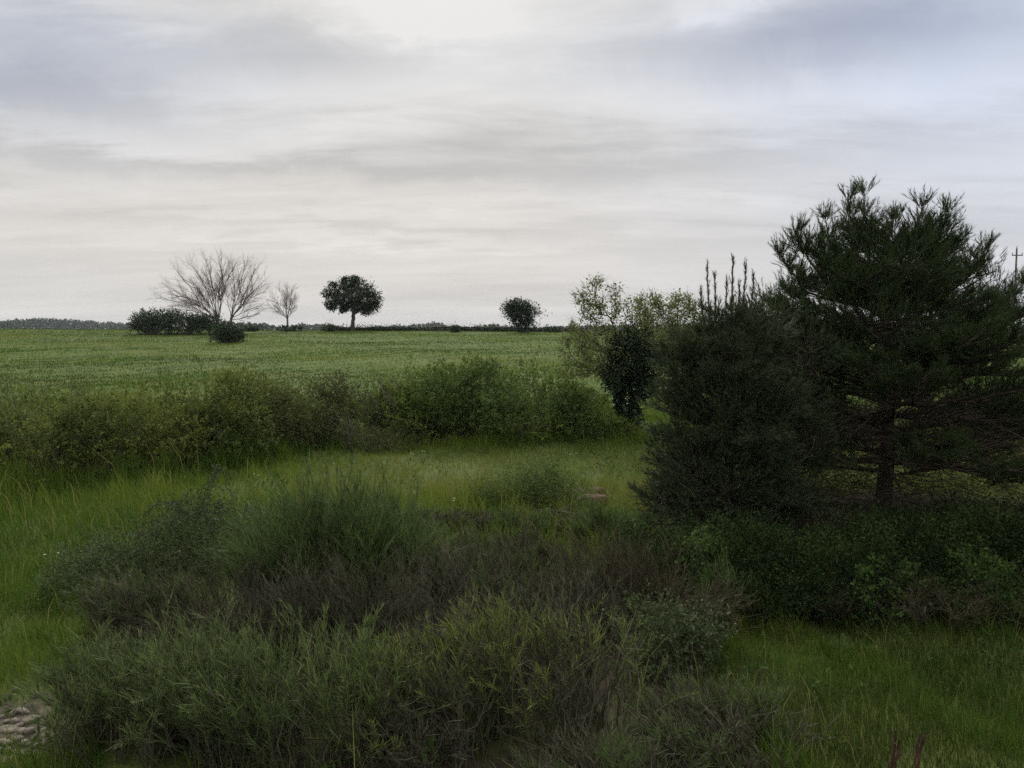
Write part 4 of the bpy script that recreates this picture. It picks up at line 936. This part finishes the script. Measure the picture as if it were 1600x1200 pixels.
# ------------------------------------------------------------------ sky, sun, camera
SUN_AZ, SUN_EL = math.radians(-7.0), math.radians(33)           # azimuth from the view axis, to the left
sd = np.array([math.sin(SUN_AZ) * math.cos(SUN_EL), math.cos(SUN_AZ) * math.cos(SUN_EL), math.sin(SUN_EL)])
w = bpy.data.worlds.new('World'); bpy.context.scene.world = w; w.use_nodes = True
t = w.node_tree; t.nodes.clear(); N = t.nodes.new; L = t.links.new
def math_(op, a, b=None, c=None):
    n = N('ShaderNodeMath'); n.operation = op
    for i, v in enumerate((a, b, c)):
        if v is None: continue
        if isinstance(v, (int, float)): n.inputs[i].default_value = v
        else: L(v, n.inputs[i])
    return n.outputs[0]
def noise(vec, scale, detail, rough=.5, dist=0):
    n = N('ShaderNodeTexNoise'); n.inputs['Scale'].default_value = scale; n.inputs['Detail'].default_value = detail; n.inputs['Roughness'].default_value = rough; n.inputs['Distortion'].default_value = dist
    L(vec, n.inputs['Vector']); return n.outputs[0]
def mrange(v, a, b, c=0., d=1.):
    n = N('ShaderNodeMapRange'); n.interpolation_type = 'SMOOTHSTEP'
    for i, q in enumerate((a, b, c, d)): n.inputs[i + 1].default_value = q
    L(v, n.inputs[0]); return n.outputs[0]
def mix(f, a, b):
    n = N('ShaderNodeMix'); n.data_type = 'RGBA'
    for i, v in ((0, f), (6, a), (7, b)):
        if isinstance(v, (int, float)): n.inputs[i].default_value = v
        elif isinstance(v, tuple): n.inputs[i].default_value = (*v, 1)
        else: L(v, n.inputs[i])
    return n.outputs[2]
tc = N('ShaderNodeTexCoord'); sp = N('ShaderNodeSeparateXYZ'); L(tc.outputs['Generated'], sp.inputs[0])
zc = math_('ADD', math_('MAXIMUM', sp.outputs[2], 0.), .10)
u = math_('DIVIDE', sp.outputs[0], zc); v = math_('DIVIDE', sp.outputs[1], zc)
cv = N('ShaderNodeCombineXYZ'); L(math_('MULTIPLY', u, .45), cv.inputs[0]); L(math_('ADD', v, math_('MULTIPLY', u, .12)), cv.inputs[1]); cv.inputs[2].default_value = 3.7
n1 = noise(cv.outputs[0], .8, 6, .55, .3)        # broad bands of cloud
cv2 = N('ShaderNodeCombineXYZ'); L(math_('MULTIPLY', u, .42), cv2.inputs[0]); L(math_('ADD', v, math_('MULTIPLY', u, .05)), cv2.inputs[1]); cv2.inputs[2].default_value = 11.3
n2 = noise(cv2.outputs[0], 2.6, 10, .66, .25)       # wispy detail
n4 = noise(tc.outputs['Generated'], 9, 5, .6, .5)  # ragged edges
el = sp.outputs[2]
az = math_('ADD', math_('ARCTAN2', sp.outputs[0], sp.outputs[1]), math_('MULTIPLY', math_('SUBTRACT', n4, .5), .22))
eh = math_('ADD', math_('ADD', math_('ARCSINE', el), math_('MULTIPLY', math_('SUBTRACT', n2, .5), .09)), math_('MULTIPLY', math_('SUBTRACT', n4, .5), .05))
def bank(px, py, sx, sy, amp):
    """one bank of cloud at its direction in the sky (azimuth, elevation) and angular size"""
    r = unit(ray(px, py)); a0, e0 = math.atan2(r[0], r[1]), math.asin(r[2])
    qa = math_('DIVIDE', math_('SUBTRACT', az, a0), sx / F); qe = math_('DIVIDE', math_('SUBTRACT', eh, e0), sy / F)
    q = math_('ADD', math_('MULTIPLY', qa, qa), math_('MULTIPLY', qe, qe))
    return math_('MULTIPLY', math_('EXPONENT', math_('MULTIPLY', q, -.5)), amp)
def total(lst):
    o = None
    for b_ in lst: o = bank(*b_) if o is None else math_('ADD', o, bank(*b_))
    return o
lumps = total([(30, 125, 150, 40, -.42), (260, 85, 190, 22, -.22), (470, 75, 120, 30, -.20), (40, 25, 130, 22, .06), (640, 0, 90, 45, .34),
               (120, 212, 240, 15, .20), (200, 246, 320, 13, -.15), (780, 258, 400, 20, -.13), (800, 200, 160, 30, -.10), (1180, 60, 200, 34, -.29), (1340, 50, 130, 45, -.24),
               (1130, 20, 40, 22, .25), (1250, 155, 420, 32, .12), (520, 140, 260, 24, .10), (600, 378, 260, 9, .12), (540, 352, 300, 9, -.10), (850, 300, 500, 10, .08), (1100, 380, 250, 14, -.08), (850, 475, 400, 30, -.05)])
blue = total([(1500, 70, 200, 110, .55), (1200, 60, 220, 45, .35), (30, 120, 190, 55, .45), (300, 80, 250, 30, .2), (1600, 380, 400, 150, .38)])
warm = total([(700, 380, 620, 110, .9)])
lum = math_('ADD', math_('ADD', .81, math_('MULTIPLY', math_('SUBTRACT', n1, .5), .42)), math_('MULTIPLY', math_('MULTIPLY', math_('SUBTRACT', n2, .5), .70), mrange(el, .04, .26, .35, 1.)))
lum = math_('ADD', lum, lumps)
cr = ramp(N, [(0, (3.2, 3.3, 3.55)), (.35, (4.5, 4.55, 4.7)), (.62, (5.75, 5.75, 5.7)), (1.0, (8.2, 8.1, 7.9))]); L(lum, cr.inputs[0])
def tone(f, a_, c):
    n = N('ShaderNodeMix'); n.data_type = 'RGBA'; n.blend_type = 'MULTIPLY'; n.clamp_factor = True; L(f, n.inputs[0]); L(a_, n.inputs[6]); n.inputs[7].default_value = (*c, 1); return n.outputs[2]
cloud = tone(blue, cr.outputs[0], (.83, .95, 1.24))
cloud = tone(warm, cloud, (1.03, .985, .935))
sky = N('ShaderNodeTexSky'); sky.sky_type = 'NISHITA'; sky.sun_disc = False; sky.sun_elevation = SUN_EL; sky.sun_rotation = SUN_AZ; sky.air_density = 1.2; sky.dust_density = 2
cloud = mix(math_('MINIMUM', math_('MULTIPLY', blue, .16), .14), cloud, sky.outputs[0])
dot = N('ShaderNodeVectorMath'); dot.operation = 'DOT_PRODUCT'; L(tc.outputs['Generated'], dot.inputs[0]); dot.inputs[1].default_value = sd
glow = math_('MULTIPLY', math_('POWER', math_('MAXIMUM', dot.outputs['Value'], 0.), 160), mrange(lum, .2, .7, .3, 1))
gl = N('ShaderNodeMix'); gl.data_type = 'RGBA'; gl.blend_type = 'ADD'; L(glow, gl.inputs[0]); L(cloud, gl.inputs[6]); gl.inputs[7].default_value = (5, 4.8, 4.5, 1)
zen = mrange(el, .44, .95, 1.0, 2.4)              # an overcast sky is brightest overhead
cm = N('ShaderNodeVectorMath'); cm.operation = 'SCALE'; L(gl.outputs[2], cm.inputs[0]); L(zen, cm.inputs['Scale'])
col = cm.outputs[0]
bg = N('ShaderNodeBackground'); L(col, bg.inputs[0]); bg.inputs[1].default_value = .1
o = N('ShaderNodeOutputWorld'); L(bg.outputs[0], o.inputs[0])

li = bpy.data.lights.new('sun', 'SUN'); li.energy = 2.5; li.angle = math.radians(8); li.color = (1, .95, .87)
so = bpy.data.objects.new('sun', li); C.objects.link(so)
from mathutils import Vector
so.rotation_euler = Vector(-sd).to_track_quat('-Z', 'Y').to_euler(); so.location = (0, 0, 40)

cam = bpy.data.cameras.new('camera'); co = bpy.data.objects.new('camera', cam); C.objects.link(co)
cam.sensor_width = 36; cam.lens = 36 * F / 1600; cam.clip_end = 20000; cam.clip_start = .1
co.location = (0, 0, CAMZ); co.rotation_euler = (PI / 2 - PITCH, 0, 0)
S = bpy.context.scene; S.camera = co
S.render.resolution_x, S.render.resolution_y = 1024, 768
S.view_settings.view_transform = 'Standard'; S.view_settings.look = 'None'; S.view_settings.exposure = 0; S.view_settings.gamma = 1
S.cycles.max_bounces = 6; S.cycles.diffuse_bounces = 3; S.cycles.transmission_bounces = 3; S.cycles.volume_bounces = 0; S.cycles.use_denoising = False; S.cycles.sample_clamp_indirect = 2.0; S.cycles.sample_clamp_direct = 1.6; S.cycles.caustics_reflective = False; S.cycles.caustics_refractive = False
